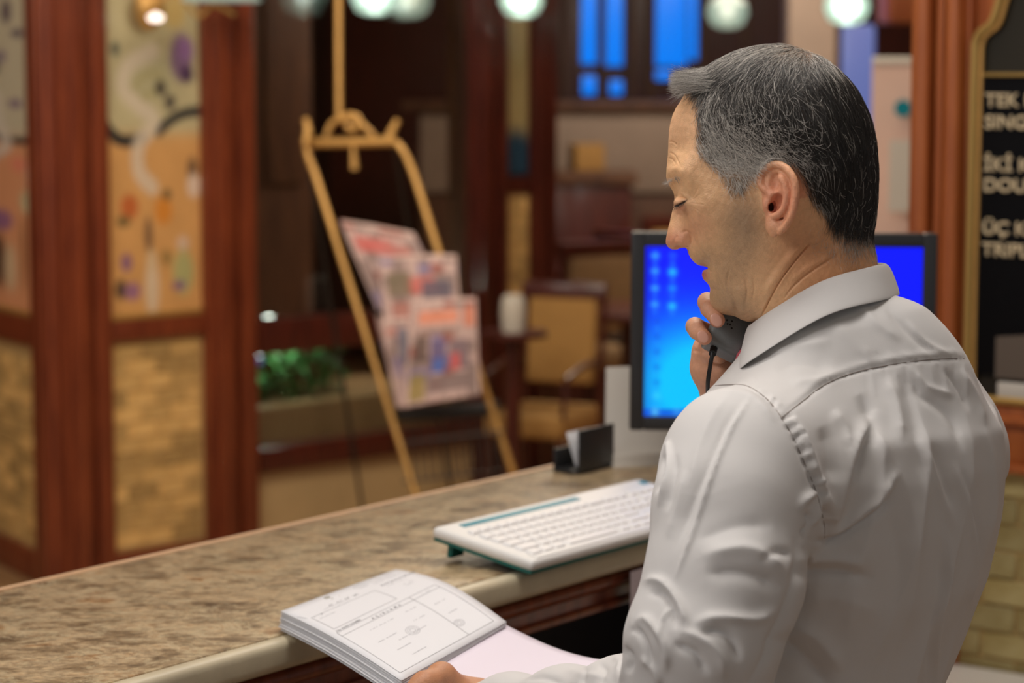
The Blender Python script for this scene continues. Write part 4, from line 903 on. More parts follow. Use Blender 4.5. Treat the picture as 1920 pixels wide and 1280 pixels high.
# half widths (units of about 0.5 mm)
WC = [(1450,170,128),(1400,140,118),(1520,150,125),(1350,170,112),(1330,210,112),(1380,230,136),(1450,240,148),(1530,240,150),(1590,240,128),(1620,300,110),(1560,320,146),(1480,320,146),
 (1400,310,136),(1340,300,118),(1310,260,106),(1285,230,88),(1270,215,70),(1265,260,64),(1285,280,90),(1310,320,112),(1360,350,124),(1410,370,132),(1470,380,136),(1530,390,130),(1590,390,110),(1625,400,78),
 (1254,310,30),(1262,318,66),(1272,325,88),(1285,333,100),(1300,345,106),(1330,370,118),
 (1268,352,40),(1275,357,70),(1285,362,84),(1300,370,94),
 (1267,375,16),(1272,376,40),(1278,378,72),(1286,380,86),(1296,385,94),(1310,392,102),
 (1262,400,13),(1270,400,18),(1279,400,30),(1290,402,58),(1305,408,84),(1330,410,104),(1365,410,120),(1400,410,127),
 (1258,425,17),(1268,425,22),(1280,426,32),(1290,428,46),(1305,430,70),(1330,440,93),(1370,450,108),(1410,440,120),
 (1254,450,17),(1262,452,24),(1272,448,30),(1283,452,35),(1292,452,35),(1298,455,44),(1310,460,62),(1330,470,78),(1360,480,93),(1400,480,110),(1440,450,122),
 (1297,478,30),(1305,484,38),(1318,488,52),(1335,492,66),(1323,500,24),(1330,504,44),(1345,508,66),(1325,515,30),(1335,522,48),(1350,528,62),(1375,520,84),(1410,510,102),(1440,500,112),
 (1340,545,38),(1350,560,44),(1365,560,60),(1390,555,82),(1420,545,98),(1450,540,106),(1350,578,34),(1375,582,52),(1405,590,66),(1440,585,88),
 (1480,500,112),(1480,560,108),(1530,500,112),(1530,600,112),(1590,480,102),(1620,480,84),(1600,560,110),(1500,650,118),(1600,650,120),(1440,650,100)]
RC = [(1450,150,110),(1560,200,115),(1620,330,95),(1300,200,70),(1275,270,60),(1256,320,12),(1262,300,34),(1266,375,9),(1262,400,14),(1256,430,16),(1253,450,17),(1270,462,16),(1290,470,14),(1305,490,18),(1322,503,10),(1320,518,14),
 (1335,550,24),(1350,585,26),(1380,590,30),(1410,600,34),(1440,640,60),(1640,480,80),(1640,600,90),(1340,160,90),(1390,120,100)]
HAIRPOLY = [(1240,60),(1299,165),(1311,190),(1310,235),(1306,279),(1325,305),(1351,331),(1364,350),(1373,364),(1396,361),(1404,344),(1423,326),(1440,306),(1482,307),(1501,338),(1520,380),(1544,408),(1572,424),(1600,431),(1700,433),(1700,60)]
def build_head():
    h = 2.5
    poly = spline(OUTL, 3, True)
    v = Vol((1235, 70, -185), (1695, 705, 190), h)
    gx, gy = np.meshgrid(v.ax[0], v.ax[1], indexing='ij'); Q = np.stack([gx.ravel(), gy.ravel()], 1)
    d = sd_poly(Q, poly).reshape(gx.shape)
    W = np.clip(tps([c[:2] for c in WC], [c[2] for c in WC], reg=.002)(Q), 8, 160).reshape(gx.shape)
    R = idw([c[:2] for c in RC], [c[2] for c in RC], 3)(Q).reshape(gx.shape)
    e = np.clip(1-d/R, 0, None)
    g = (v.ax[2][None, None, :]/W[:, :, None])**2+(e**2)[:, :, None]-1
    sc_ = np.minimum(W, R)*.5
    v.D = (np.sign(g)*np.minimum(np.abs(g), 3)*sc_[:, :, None]).astype(np.float32)
    # sockets beside the nose bridge, mouth slit, nostrils
    for s in (1, -1):
        v.ell((1254, 376, s*46), (16, 15, 24), k=12, sub=True)
        v.ell((1277, 380, s*62), (11, 12, 20), k=7)              # eyeball under lids
        
        v.ell((1285, 452, s*27), (13, 11, 8), k=8)              # nose wing
        v.ell((1275, 464.5, s*22), (8, 4.2, 16), k=1.5, sub=True)     # nostril
        v.ell((1296, 470, s*60), (8, 26, 14), k=14, sub=True)    # beside the nose, under the cheek
        w = lambda x: 137+(x-1430)*.62
        P = lambda L, dw=0: [(x, y, s*(w(x)+dw)) for x, y in L]
        sd = np.array([0.0, 0, 1.0])
        # ear: conchal bowl, plate, helix, antihelix, tragus, lobe
        v.ell((1462, 376, s*(w(1462)-16)), (24, 42, 22), k=10)
        B = np.array([nm((1, 0, s*.62)), (0, 1, 0), nm((-.62*s, 0, 1))])
        v.ell((1461, 365, s*(w(1461)-1)), (31, 53, 6), B=B, k=4)
        v.ell((1451, 421, s*(w(1451)+1)), (15, 21, 7.5), B=B, k=6)
        v.ell((1456, 387, s*(w(1456)+9)), (16, 26, 20), B=B, k=4, sub=True)
        v.ell((1451, 340, s*(w(1451)+8)), (12, 18, 12), B=B, k=5, sub=True)
        hel = spline([(1447,366),(1437,356),(1428,344),(1428,327),(1439,314),(1456,309),(1472,316),(1484,331),(1490,351),(1489,376),(1484,399),(1475,417),(1463,432)], 3)
        v.chain(P([tuple(q) for q in hel], 2), [5.0, 5.5, 6]+[6.5]*(len(hel)-10)+[6.5, 6.5, 6, 6, 6, 5.5, 5.5], k=2.5)
        anti = spline([(1462,330),(1470,343),(1474,362),(1472,382),(1463,398),(1452,403)], 3)
        v.chain(P([tuple(q) for q in anti], 3), [3.5]+[6.0]*(len(anti)-2)+[5.0], k=4)
        v.ell((1439, 382, s*(w(1439)+2)), (7, 12, 7), k=5)
        v.ell((1446, 387, s*(w(1446)-8)), (5.2, 8.5, 24), k=2, sub=True)
    v.ell((1322, 503.5, 0), (14, 2.2, 34), k=2, sub=True)
    V, F = v.mesh(); V = smooth(V, F, 3, .45); V, F = subdivide(V, F, 1)
    # open the neck bottom is hidden in the collar
    N = vnormals(V, F); return V, F, N

HV_, HF_, HN_ = build_head()
def stroke(V, N, P2, pts, width, amp, mask=None, n=6, taper=.18):
    """sculpt one crease (amp<0) or ridge (amp>0) along a drawn line"""
    pl = spline(pts, n); d, t = polydist(P2, pl); tp = np.clip(np.minimum(t, 1-t)/taper+.12, 0, 1) if taper else 1.0
    a = amp*np.exp(-(d/width)**2)*tp
    if mask is not None: a = a*mask
    return V+N*a[:, None]
def HAIRW0(V): return np.clip((sd_poly(V[:, :2], HAIRPOLY)+3)/6, 0, 1)
def sculpt_head(V, N):
    P2 = V[:, :2].copy(); side = np.clip(np.abs(V[:, 2])/20, 0, 1)*np.clip(np.abs(N[:, 2])*2.2, 0, 1)
    S = lambda pts, w, a, t=.18: stroke(V, N, P2, pts, w, a, side, taper=t)
    V = S([(1263,368),(1272,368),(1284,370),(1294,376)], 1.8, -3.0)        # lid crease
    V = S([(1264,362),(1274,361),(1286,364),(1297,371)], 3.0, 1.2)         # hooded fold above it
    V = S([(1266,386),(1274,384),(1283,380),(1291,375)], 1.6, -3.2)        # lash line
    V = S([(1268,378),(1276,377),(1284,375)], 4.0, 1.4)
    V = S([(1270,393),(1280,394),(1290,388)], 2.2, -1.8)                    # under-eye
    V = S([(1268,400),(1280,404),(1294,400)], 3.0, -1.0)
    for q in ([(1294,376),(1306,371),(1318,362)],[(1295,380),(1310,381),(1326,383)],[(1295,385),(1310,392),(1322,400)],[(1300,372),(1308,362),(1313,350)],[(1298,390),(1308,402),(1316,413)]): V = S(q, 1.2, -.75)
    for q in ([(1255,286),(1262,288),(1270,295),(1278,310)],[(1254,266),(1262,266),(1272,273)],[(1253,296),(1262,299),(1270,308)]): V = S(q, 1.6, -1.3)
    V = S([(1253,308),(1264,309),(1276,320),(1290,336)], 6.0, 1.0)          # brow ridge
    V = S([(1262,345),(1275,347),(1288,352)], 5.0, -1.0)
    V = S([(1279,438),(1287,433),(1295,438),(1298,449),(1296,462)], 2.4, -2.6)         # behind the wing
    V = S([(1272,440),(1265,452),(1266,462)], 3.0, -1.4)
    V = S([(1301,440),(1309,458),(1322,474),(1334,488),(1341,502)], 3.0, -1.7)         # smile fold
    V = S([(1309,440),(1322,462),(1338,482)], 8, 1.2)
    V = S([(1322,501),(1330,504),(1337,510)], 1.8, -2.6)
    V = S([(1372,496),(1366,520),(1368,542),(1378,560),(1383,590)], 2.6, -2.2) # jowl
    V = S([(1360,530),(1366,556),(1376,580)], 6, 1.8)
    V = S([(1390,530),(1392,560),(1396,590)], 7, 2.0)
    V = S([(1346,506),(1352,526),(1364,548)], 2.4, -2.0)
    V = S([(1398,515),(1403,540),(1400,566)], 2.6, -2.0); V = S([(1412,510),(1416,535),(1412,560)], 2.4, -1.4)
    V = S([(1334,546),(1342,540),(1350,546)], 3, -1.4)
    V = S([(1518,452),(1493,482),(1466,518),(1446,554),(1430,588)], 1.5, -4.6, .1) # neck crease
    V = S([(1508,446),(1482,476),(1455,514),(1436,548)], 6.0, 2.2)
    V = S([(1568,474),(1520,505),(1490,530),(1470,556)], 2.0, -2.4); V = S([(1560,470),(1510,500),(1480,526)], 5.0, 1.6)
    V = S([(1505,440),(1480,490),(1450,530),(1425,560)], 10.0, 2.0)
    V = S([(1395,470),(1400,440),(1408,410)], 12, 1.4)
    V = S([(1300,405),(1325,415),(1360,405)], 14, 2.5)                      # cheek bone
    V = S([(1335,440),(1350,470),(1360,495)], 12, -1.6)
    V = S([(1620,440),(1600,462),(1570,478)], 2.5, -1.3)
    n = sum(np.sin(V@np.array(k)) for k in [(.31,.12,.05),(-.15,.36,.1),(.22,-.2,.3),(.5,.3,-.2),(-.6,.25,.3)])*.09
    V = V+N*(n*(1-HAIRW0(V)))[:, None]
    return V
HV_ = sculpt_head(HV_, HN_); HN_ = vnormals(HV_, HF_)

def head_colors(V, N):
    P2 = V[:, :2]; n = len(V)
    base = np.array(lin((240, 190, 142))); c = np.tile(base, (n, 1))
    def mix(col, w): 
        nonlocal c
        w = np.clip(w, 0, 1)[:, None]; c = c*(1-w)+np.array(lin(col))*w
    gs = lambda x, y, r: np.exp(-((P2[:, 0]-x)**2+(P2[:, 1]-y)**2)/(r*r))
    mix((212, 150, 102), .8*gs(1560, 500, 90)); mix((208, 142, 98), .6*gs(1500, 470, 60))
    mix((174, 144, 114), .72*gs(1395, 400, 38)+.5*gs(1400, 450, 40)+.5*gs(1370, 500, 42)+.5*gs(1350, 560, 34)+.45*gs(1390, 570, 34)+.4*gs(1320, 480, 20))  # stubble
    mix((214, 140, 112), .7*gs(1258, 450, 24)+.4*gs(1310, 420, 30)+.3*gs(1285, 445, 18))
    mix((206, 128, 112), 1.1*gs(1318, 515, 11)+.6*gs(1318, 499, 6))
    mix((206, 142, 122), .6*gs(1276, 390, 14)); mix((228, 178, 140), .5*gs(1275, 240, 50))
    ear = (np.abs(V[:, 2]) > 138)*gs(1460, 370, 70); mix((226, 150, 118), ear*.9)
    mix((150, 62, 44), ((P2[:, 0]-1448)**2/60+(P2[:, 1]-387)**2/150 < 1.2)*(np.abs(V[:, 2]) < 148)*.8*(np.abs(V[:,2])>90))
    hd = sd_poly(P2, HAIRPOLY)
    wt = np.clip((hd+4)/16, 0, 1)
    ist = np.abs(V[:, 2]) > 139+.4*np.clip(P2[:, 0]-1430, 0, 60); wt = wt*(~(ist & (gs(1460, 372, 52) > .35)))
    top = np.clip((130-P2[:, 1])/40, 0, 1)
    tm = np.clip(gs(1365, 338, 40)+.8*gs(1325, 285, 26)+.5*gs(1420, 315, 24)+.5*gs(1520, 385, 22), 0, 1)
    mix((62, 50, 42), wt*(.92-.35*top)*(1-.72*tm))
    mix((150, 124, 104), wt*tm*.5)
    d, _ = polydist(P2, [(1267,386),(1275,384),(1283,380),(1291,375)]); mix((70, 44, 36), .85*np.exp(-(d/1.8)**2)*(np.abs(V[:, 2]) > 30))
    beard = np.clip(gs(1395, 420, 60)+gs(1370, 510, 60)+gs(1340, 560, 40)+gs(1320, 480, 20)+gs(1400, 570, 50), 0, 1)
    rnd = RNG.random(n); c = c*(1-(.03+.13*beard)*rnd)[:, None]
    return c
HCOL = head_colors(HV_, HN_)
HAIRW = np.clip((sd_poly(HV_[:, :2], HAIRPOLY)+3)/6, 0, 1)
# ------------------------------------------------------------------ hair strands (real curves, combed)
def make_strands(name, roots, rnorm, dirfn, lenfn, npts, rad, lift, jit, material, parent, bvh, grayfn=None, curl=0.0, offset=.6, free=False):
    n = len(roots); P = np.empty((n, npts, 3)); pos = roots+rnorm*.3; P[:, 0] = pos; L = lenfn(roots)*RNG.uniform(.7, 1.15, n)
    jd = RNG.normal(0, jit, (n, 3)); nn = rnorm.copy(); lf = lift*RNG.uniform(.3, 1.3, n)
    for k in range(1, npts):
        d = dirfn(pos)+jd; dn = (d*nn).sum(1); ok_ = np.where(dn > 0, np.clip((pos[:, 0]-1285)/50, .05, 1), 1) if not free else np.where(dn > 0, 0, .6)
        d = d-(dn*ok_)[:, None]*nn; d /= np.linalg.norm(d, axis=1)[:, None]+1e-9
        t = k/(npts-1); d = d+nn*(lf*(1-1.6*t))[:, None]
        pos = pos+d*(L/(npts-1))[:, None]
        if curl:
            if k == 1: bend = RNG.normal(0, curl, (n, 3))
            jd = jd+bend
        if bvh is not None:
            for i in range(n):
                h = bvh.find_nearest(Vector(pos[i]))
                if h[0] is not None:
                    q = np.array(h[0]); m = np.array(h[1]); s = (pos[i]-q)@m; nn[i] = m
                    lo = offset
                    if s < lo: pos[i] = pos[i]+m*(lo-s)
        P[:, k] = pos
    W = h2w(P.reshape(-1, 3))
    hc = bpy.data.hair_curves.new(name); hc.add_curves([npts]*n)
    hc.attributes['position'].data.foreach_set('vector', W.astype(np.float32).ravel())
    ra = hc.attributes.get('radius') or hc.attributes.new('radius', 'FLOAT', 'POINT')
    prof = np.linspace(1, .35, npts); rr = (rad*RNG.uniform(.7, 1.2, n)[:, None]*prof[None]).astype(np.float32); ra.data.foreach_set('value', rr.ravel())
    g = grayfn(roots) if grayfn is not None else np.zeros(n)
    ga = hc.attributes.new('gray', 'FLOAT', 'CURVE'); ga.data.foreach_set('value', g.astype(np.float32))
    hc.materials.append(material); o = link(name, hc, parent); return o
def hair_material(name, dark, gray, rough=.38):
    m = bpy.data.materials.new(name); m.use_nodes = True; N = m.node_tree.nodes; L = m.node_tree.links
    p = N['Principled BSDF']; p.inputs['Roughness'].default_value = rough; p.inputs['Specular IOR Level'].default_value = .45
    a = N.new('ShaderNodeAttribute'); a.attribute_name = 'gray'; r = N.new('ShaderNodeValToRGB')
    r.color_ramp.elements[0].color = tuple(dark)+(1,); r.color_ramp.elements[1].color = tuple(gray)+(1,)
    L.new(a.outputs['Fac'], r.inputs[0]); L.new(r.outputs[0], p.inputs['Base Color']); return m
M_HAIR = hair_material('greying_hair', (.012, .010, .009), (.80, .74, .66))
DIRS = [(1270,140,-1,.05),(1300,118,-1,.05),(1350,100,-1,.12),(1400,92,-1,.12),(1450,88,-.9,.3),(1500,92,-.5,.6),(1540,110,.2,.9),(1580,150,.6,.9),(1620,210,.5,1),(1330,150,-.9,.3),(1400,140,-.5,.8),(1470,140,-.2,1),
 (1330,190,-.1,1),(1350,230,.25,1),(1400,200,.1,1),(1450,220,.25,1),(1520,200,.35,1),(1570,260,.4,1),(1350,290,.55,.9),(1400,280,.7,.7),(1450,280,.8,.6),(1330,270,.7,.8),(1345,300,.8,.5),(1380,320,.9,.35),(1385,345,.3,1),(1372,355,-.2,1),(1430,310,1,.1),(1350,255,.7,.7),
 (1490,300,.8,.6),(1520,350,.5,1),(1550,330,.4,1),(1540,390,.5,.9),(1590,320,.2,1),(1640,300,0,1),(1600,400,-.1,1),(1640,400,-.15,1),(1570,410,.1,1)]
_df = idw([d[:2] for d in DIRS], [d[2:] for d in DIRS], 3)
def hair_dir(P):
    d = _df(P[:, :2]); lat = np.clip((190-P[:, 1])/100, 0, 1)*.55*np.sign(P[:, 2])*np.clip(np.abs(P[:, 2])/40, 0, 1)*np.clip((P[:,0]-1330)/80, 0, 1)
    return np.stack([d[:, 0], d[:, 1], lat], 1)
def scatter(V, F, wt, n):
    a = V[F[:, 1]]-V[F[:, 0]]; b = V[F[:, 3]]-V[F[:, 0]]; A = np.linalg.norm(np.cross(a, b), axis=1)*wt[F].mean(1)
    fi = RNG.choice(len(F), n, p=A/A.sum()); u = RNG.random(n)[:, None]; v = RNG.random(n)[:, None]
    return V[F[fi, 0]]*(1-u)*(1-v)+V[F[fi, 1]]*u*(1-v)+V[F[fi, 2]]*u*v+V[F[fi, 3]]*(1-u)*v, fi
def build_hair(parent):
    V, F, N = HV_, HF_, HN_
    bvh = BVHTree.FromPolygons([tuple(v) for v in V], [tuple(int(i) for i in f) for f in F])
    earz = (np.abs(V[:, 2]) > 139+.35*np.clip(V[:, 0]-1430, 0, 60)) & (((V[:, 0]-1460)/38)**2+((V[:, 1]-372)/72)**2 < 1)
    wt = HAIRW*(~earz); side = np.where(V[:, 2] < -20, .45, 1.0)
    tmp_ = np.exp(-(((V[:, 0]-1365)/48)**2+((V[:, 1]-335)/38)**2)); thin = (1-.45*tmp_)*(1-.45*np.exp(-(((V[:, 0]-1500)/55)**2+((V[:, 1]-105)/22)**2)))
    roots, fi = scatter(V, F, wt*side*thin, 30000); rn = N[F[fi, 0]]
    # ragged edge
    ed = sd_poly(roots[:, :2], HAIRPOLY); keep = RNG.random(len(roots)) < np.clip((ed+3)/14, .12, 1); roots = roots[keep]; rn = rn[keep]
    def length(P):
        L = 52+0*P[:, 0]; L = np.where(P[:, 1] < 150, 66, L)
        t = np.exp(-(((P[:, 0]-1370)/60)**2+((P[:, 1]-335)/45)**2)); L = L*(1-.62*t)
        L = L*(1-.4*np.exp(-(sd_poly(P[:, :2], HAIRPOLY)/14)**2)*(P[:, 1] > 200))
        return L*np.where((P[:, 0] < 1325) & (P[:, 1] < 200), .55, 1)
    def gray(P):
        b = .012+.75*np.exp(-(((P[:, 0]-1370)/62)**2+((P[:, 1]-325)/58)**2))+.42*np.exp(-(((P[:, 0]-1335)/45)**2+((P[:, 1]-240)/70)**2))+.55*np.clip((150-P[:, 1])/55, 0, 1)+.3*np.exp(-(((P[:, 0]-1440)/90)**2+((P[:, 1]-300)/26)**2))+.12*np.exp(-(((P[:, 0]-1530)/30)**2+((P[:, 1]-385)/40)**2))+.14*np.exp(-(((P[:, 1]-170)/30)**2+((P[:,0]-1420)/90)**2))
        r = RNG.random(len(P)); g = np.where(r < b, RNG.uniform(.6, 1.0, len(P)), RNG.uniform(0, .05, len(P))+b*.13); return g
    o = make_strands('hair', roots, rn, hair_dir, length, 7, .00012, .30, .20, M_HAIR, parent, bvh, gray, offset=1.6, curl=.05)
    # loose curly white hairs lying over the dark ones
    w2 = wt*np.clip(.015+np.exp(-(((V[:, 0]-1390)/75)**2+((V[:, 1]-290)/60)**2)), 0, 1)*(V[:, 2] > -40)
    r2, f2 = scatter(V, F, w2, 1500); o2 = make_strands('hair', r2, N[F[f2, 0]], hair_dir, lambda P: 26+0*P[:, 0], 7, .00011, .55, .35, M_HAIR, parent, bvh, lambda P: RNG.uniform(.75, 1, len(P)), curl=.22, offset=4.0); o2['kind'] = 'stuff'
    o['kind'] = 'stuff'; o['label'] = 'short dark hair greying at the temples'
    # forelock reaching past the hairline
    m = (V[:, 0] < 1345) & (V[:, 1] < 175) & (HAIRW > .3)
    roots, fi = scatter(V, F, m.astype(float), 2200); rn = N[F[fi, 0]]
    fd = lambda P: np.stack([-np.ones(len(P)), np.clip(.55-(P[:, 1]-125)/60, 0, .6)+np.clip((1262-P[:, 0])/9, 0, 1.0), 0*P[:, 0]+.08*np.sign(P[:, 2])], 1)
    o = make_strands('forelock', roots, rn, fd, lambda P: np.clip(P[:, 0]-1259, 12, 78)*1.0, 9, .00012, .16, .13, M_HAIR, parent, bvh, lambda P: RNG.uniform(.05, .75, len(P)), curl=.05, free=True)
    o['kind'] = 'stuff'
    # eyebrows
    bp = []; bn = []
    for s in (1, -1):
        for _ in range(80):
            t = RNG.random()**1.5; x = 1254+t*26; y = 341-7*math.sin(t*2.2)+RNG.normal(0, 2.2)
            h = bvh.ray_cast(Vector((x, y, s*250)), Vector((0, 0, -s)))
            if h[0] is not None: bp.append(np.array(h[0])); bn.append(np.array(h[1]))
    bp = np.array(bp); bn = np.array(bn)
    o = make_strands('eyebrows', bp, bn, lambda P: np.stack([np.where(P[:, 0] < 1266, -.9, .6), np.where(P[:, 0] < 1266, .5, .35), 0*P[:, 0]], 1), lambda P: np.where(P[:, 0] < 1264, 15, 9), 5, .00008, .5, .35, M_HAIR, parent, None, lambda P: RNG.uniform(.15, .8, len(P))); o['kind'] = 'stuff'
    # eyelashes
    bp = []; bn = []
    for s in (1, -1):
        for t in np.linspace(0, 1, 34):
            x = 1267+t*23; y = 386-t*10.5+1.5*math.sin(t*3)
            h = bvh.ray_cast(Vector((x, y, s*250)), Vector((0, 0, -s)))
            if h[0] is not None: bp.append(np.array(h[0])); bn.append(np.array(h[1]))
    bp = np.array(bp); bn = np.array(bn)
    o = make_strands('eyelashes', bp, bn, lambda P: np.stack([-.6+0*P[:, 0], 1+0*P[:, 0], 0*P[:, 0]], 1), lambda P: 11+0*P[:, 0], 5, .00013, .7, .12, M_HAIR, parent, None, lambda P: 0*P[:, 0]); o['kind'] = 'stuff'
    # neck fuzz
    m = np.exp(-(((V[:, 0]-1610)/45)**2+((V[:, 1]-455)/24)**2))
    roots, fi = scatter(V, F, m*(V[:, 2] > -60), 1800); rn = N[F[fi, 0]]
    o = make_strands('neck_fuzz', roots, rn, lambda P: np.stack([-.2+0*P[:, 0], 1+0*P[:, 0], 0*P[:, 0]], 1), lambda P: 13+0*P[:, 0], 4, .00008, .9, .5, M_HAIR, parent, bvh, lambda P: RNG.uniform(.3, .9, len(P))); o['kind'] = 'stuff'
# ------------------------------------------------------------------ THE MAN: body, hands, clothes
BF = np.array([-math.cos(math.radians(38)), math.sin(math.radians(38)), 0]); BL = np.array([-BF[1], BF[0], 0])  # forward, his left
SECT = [(660,1540,2.255,.060,.055),(690,1550,2.255,.088,.070),(730,1563,2.255,.135,.092),(790,1582,2.255,.178,.118),(860,1582,2.255,.182,.126),(960,1572,2.26,.174,.130),
        (1080,1560,2.27,.166,.129),(1180,1534,2.28,.158,.126),(1280,1498,2.28,.152,.122),(1420,1485,2.28,.150,.119),(1600,1480,2.28,.150,.117)]
def stack(v, sect, grow=0.0, n=2.35, k=.02, lo=None, hi=None):
    Z = np.array([at(s[1], s[0], s[2])[2] for s in sect])[::-1]; c = np.array([at(s[1], s[0], s[2])[:2] for s in sect])[::-1]
    a = np.array([s[3] for s in sect])[::-1]+grow; b = np.array([s[4] for s in sect])[::-1]+grow
    def fn(X, Y, Zg):
        z = Zg[0, 0]; cx = np.interp(z, Z, c[:, 0]); cy = np.interp(z, Z, c[:, 1]); A = np.interp(z, Z, a); Bq = np.interp(z, Z, b)
        dx, dy = X-cx, Y-cy; l = np.abs(dx*BL[0]+dy*BL[1])/A; f_ = np.abs(dx*BF[0]+dy*BF[1])/Bq
        g = ((l**n+f_**n)**(1/n)-1)*Bq
        return np.maximum(g, np.maximum(Z[0]-z, z-Z[-1]-grow))
    v.put(fn, (c[:, 0].min()-.3, c[:, 1].min()-.3, Z[0]-.02), (c[:, 0].max()+.3, c[:, 1].max()+.3, Z[-1]+.04), k)
L_ARM = [((1475,830),2.15,.058),((1400,885),2.105,.070),((1374,960),2.075,.068),((1362,1080),2.050,.066),((1316,1210),2.035,.064),((1300,1335),2.045,.059)]
L_FORE = [((1300,1335),2.045,.059),((1180,1330),2.17,.046),((1060,1330),2.27,.037),((960,1335),2.34,.033),((905,1334),2.38,.030)]
R_ARM = [((1698,745),2.36,.058),((1755,812),2.42,.050),((1765,905),2.53,.050)]
R_FORE = [((1765,905),2.53,.050),((1580,880),2.48,.045),((1440,810),2.42,.036)]
def pw(L): return [at(p[0], p[1], d) for p, d, r in L], [r for _, _, r in L]
def build_shirt():
    v = Vol((-.09, 1.86, .97), (.56, 2.75, 1.50), .005)
    stack(v, SECT)
    nb = at(1536, 712, 2.25); v.chain([nb+np.array([0, 0, -.02]), at(1486, 802, 2.168)], [.055, .052], k=.05); v.chain([nb+np.array([0, 0, -.02]), at(1700, 730, 2.35)], [.055, .053], k=.05)
    v.ell(at(1640, 800, 2.21), (.10, .06, .12), k=.06)        # rounded upper back
    P, R = pw(R_ARM); v.chain(P, R, k=.05); P, R = pw(R_FORE); v.chain(P, R, k=.03)
    v.ell(at(1842, 872, 2.40), (.020, .03, .026), k=.035)
    P, R = pw(L_ARM); v.chain(P[:3], R[:3], k=.030); v.chain(P[2:], R[2:], k=.010); P, R = pw(L_FORE); v.chain(P, R, k=.022)
    V, F = v.mesh(); V = smooth(V, F, 4, .5); V, F = subdivide(V, F, 1)
    V, F = V[:], F[:]
    # keep above the waist only where closed by trousers; nothing to cut
    return V, F
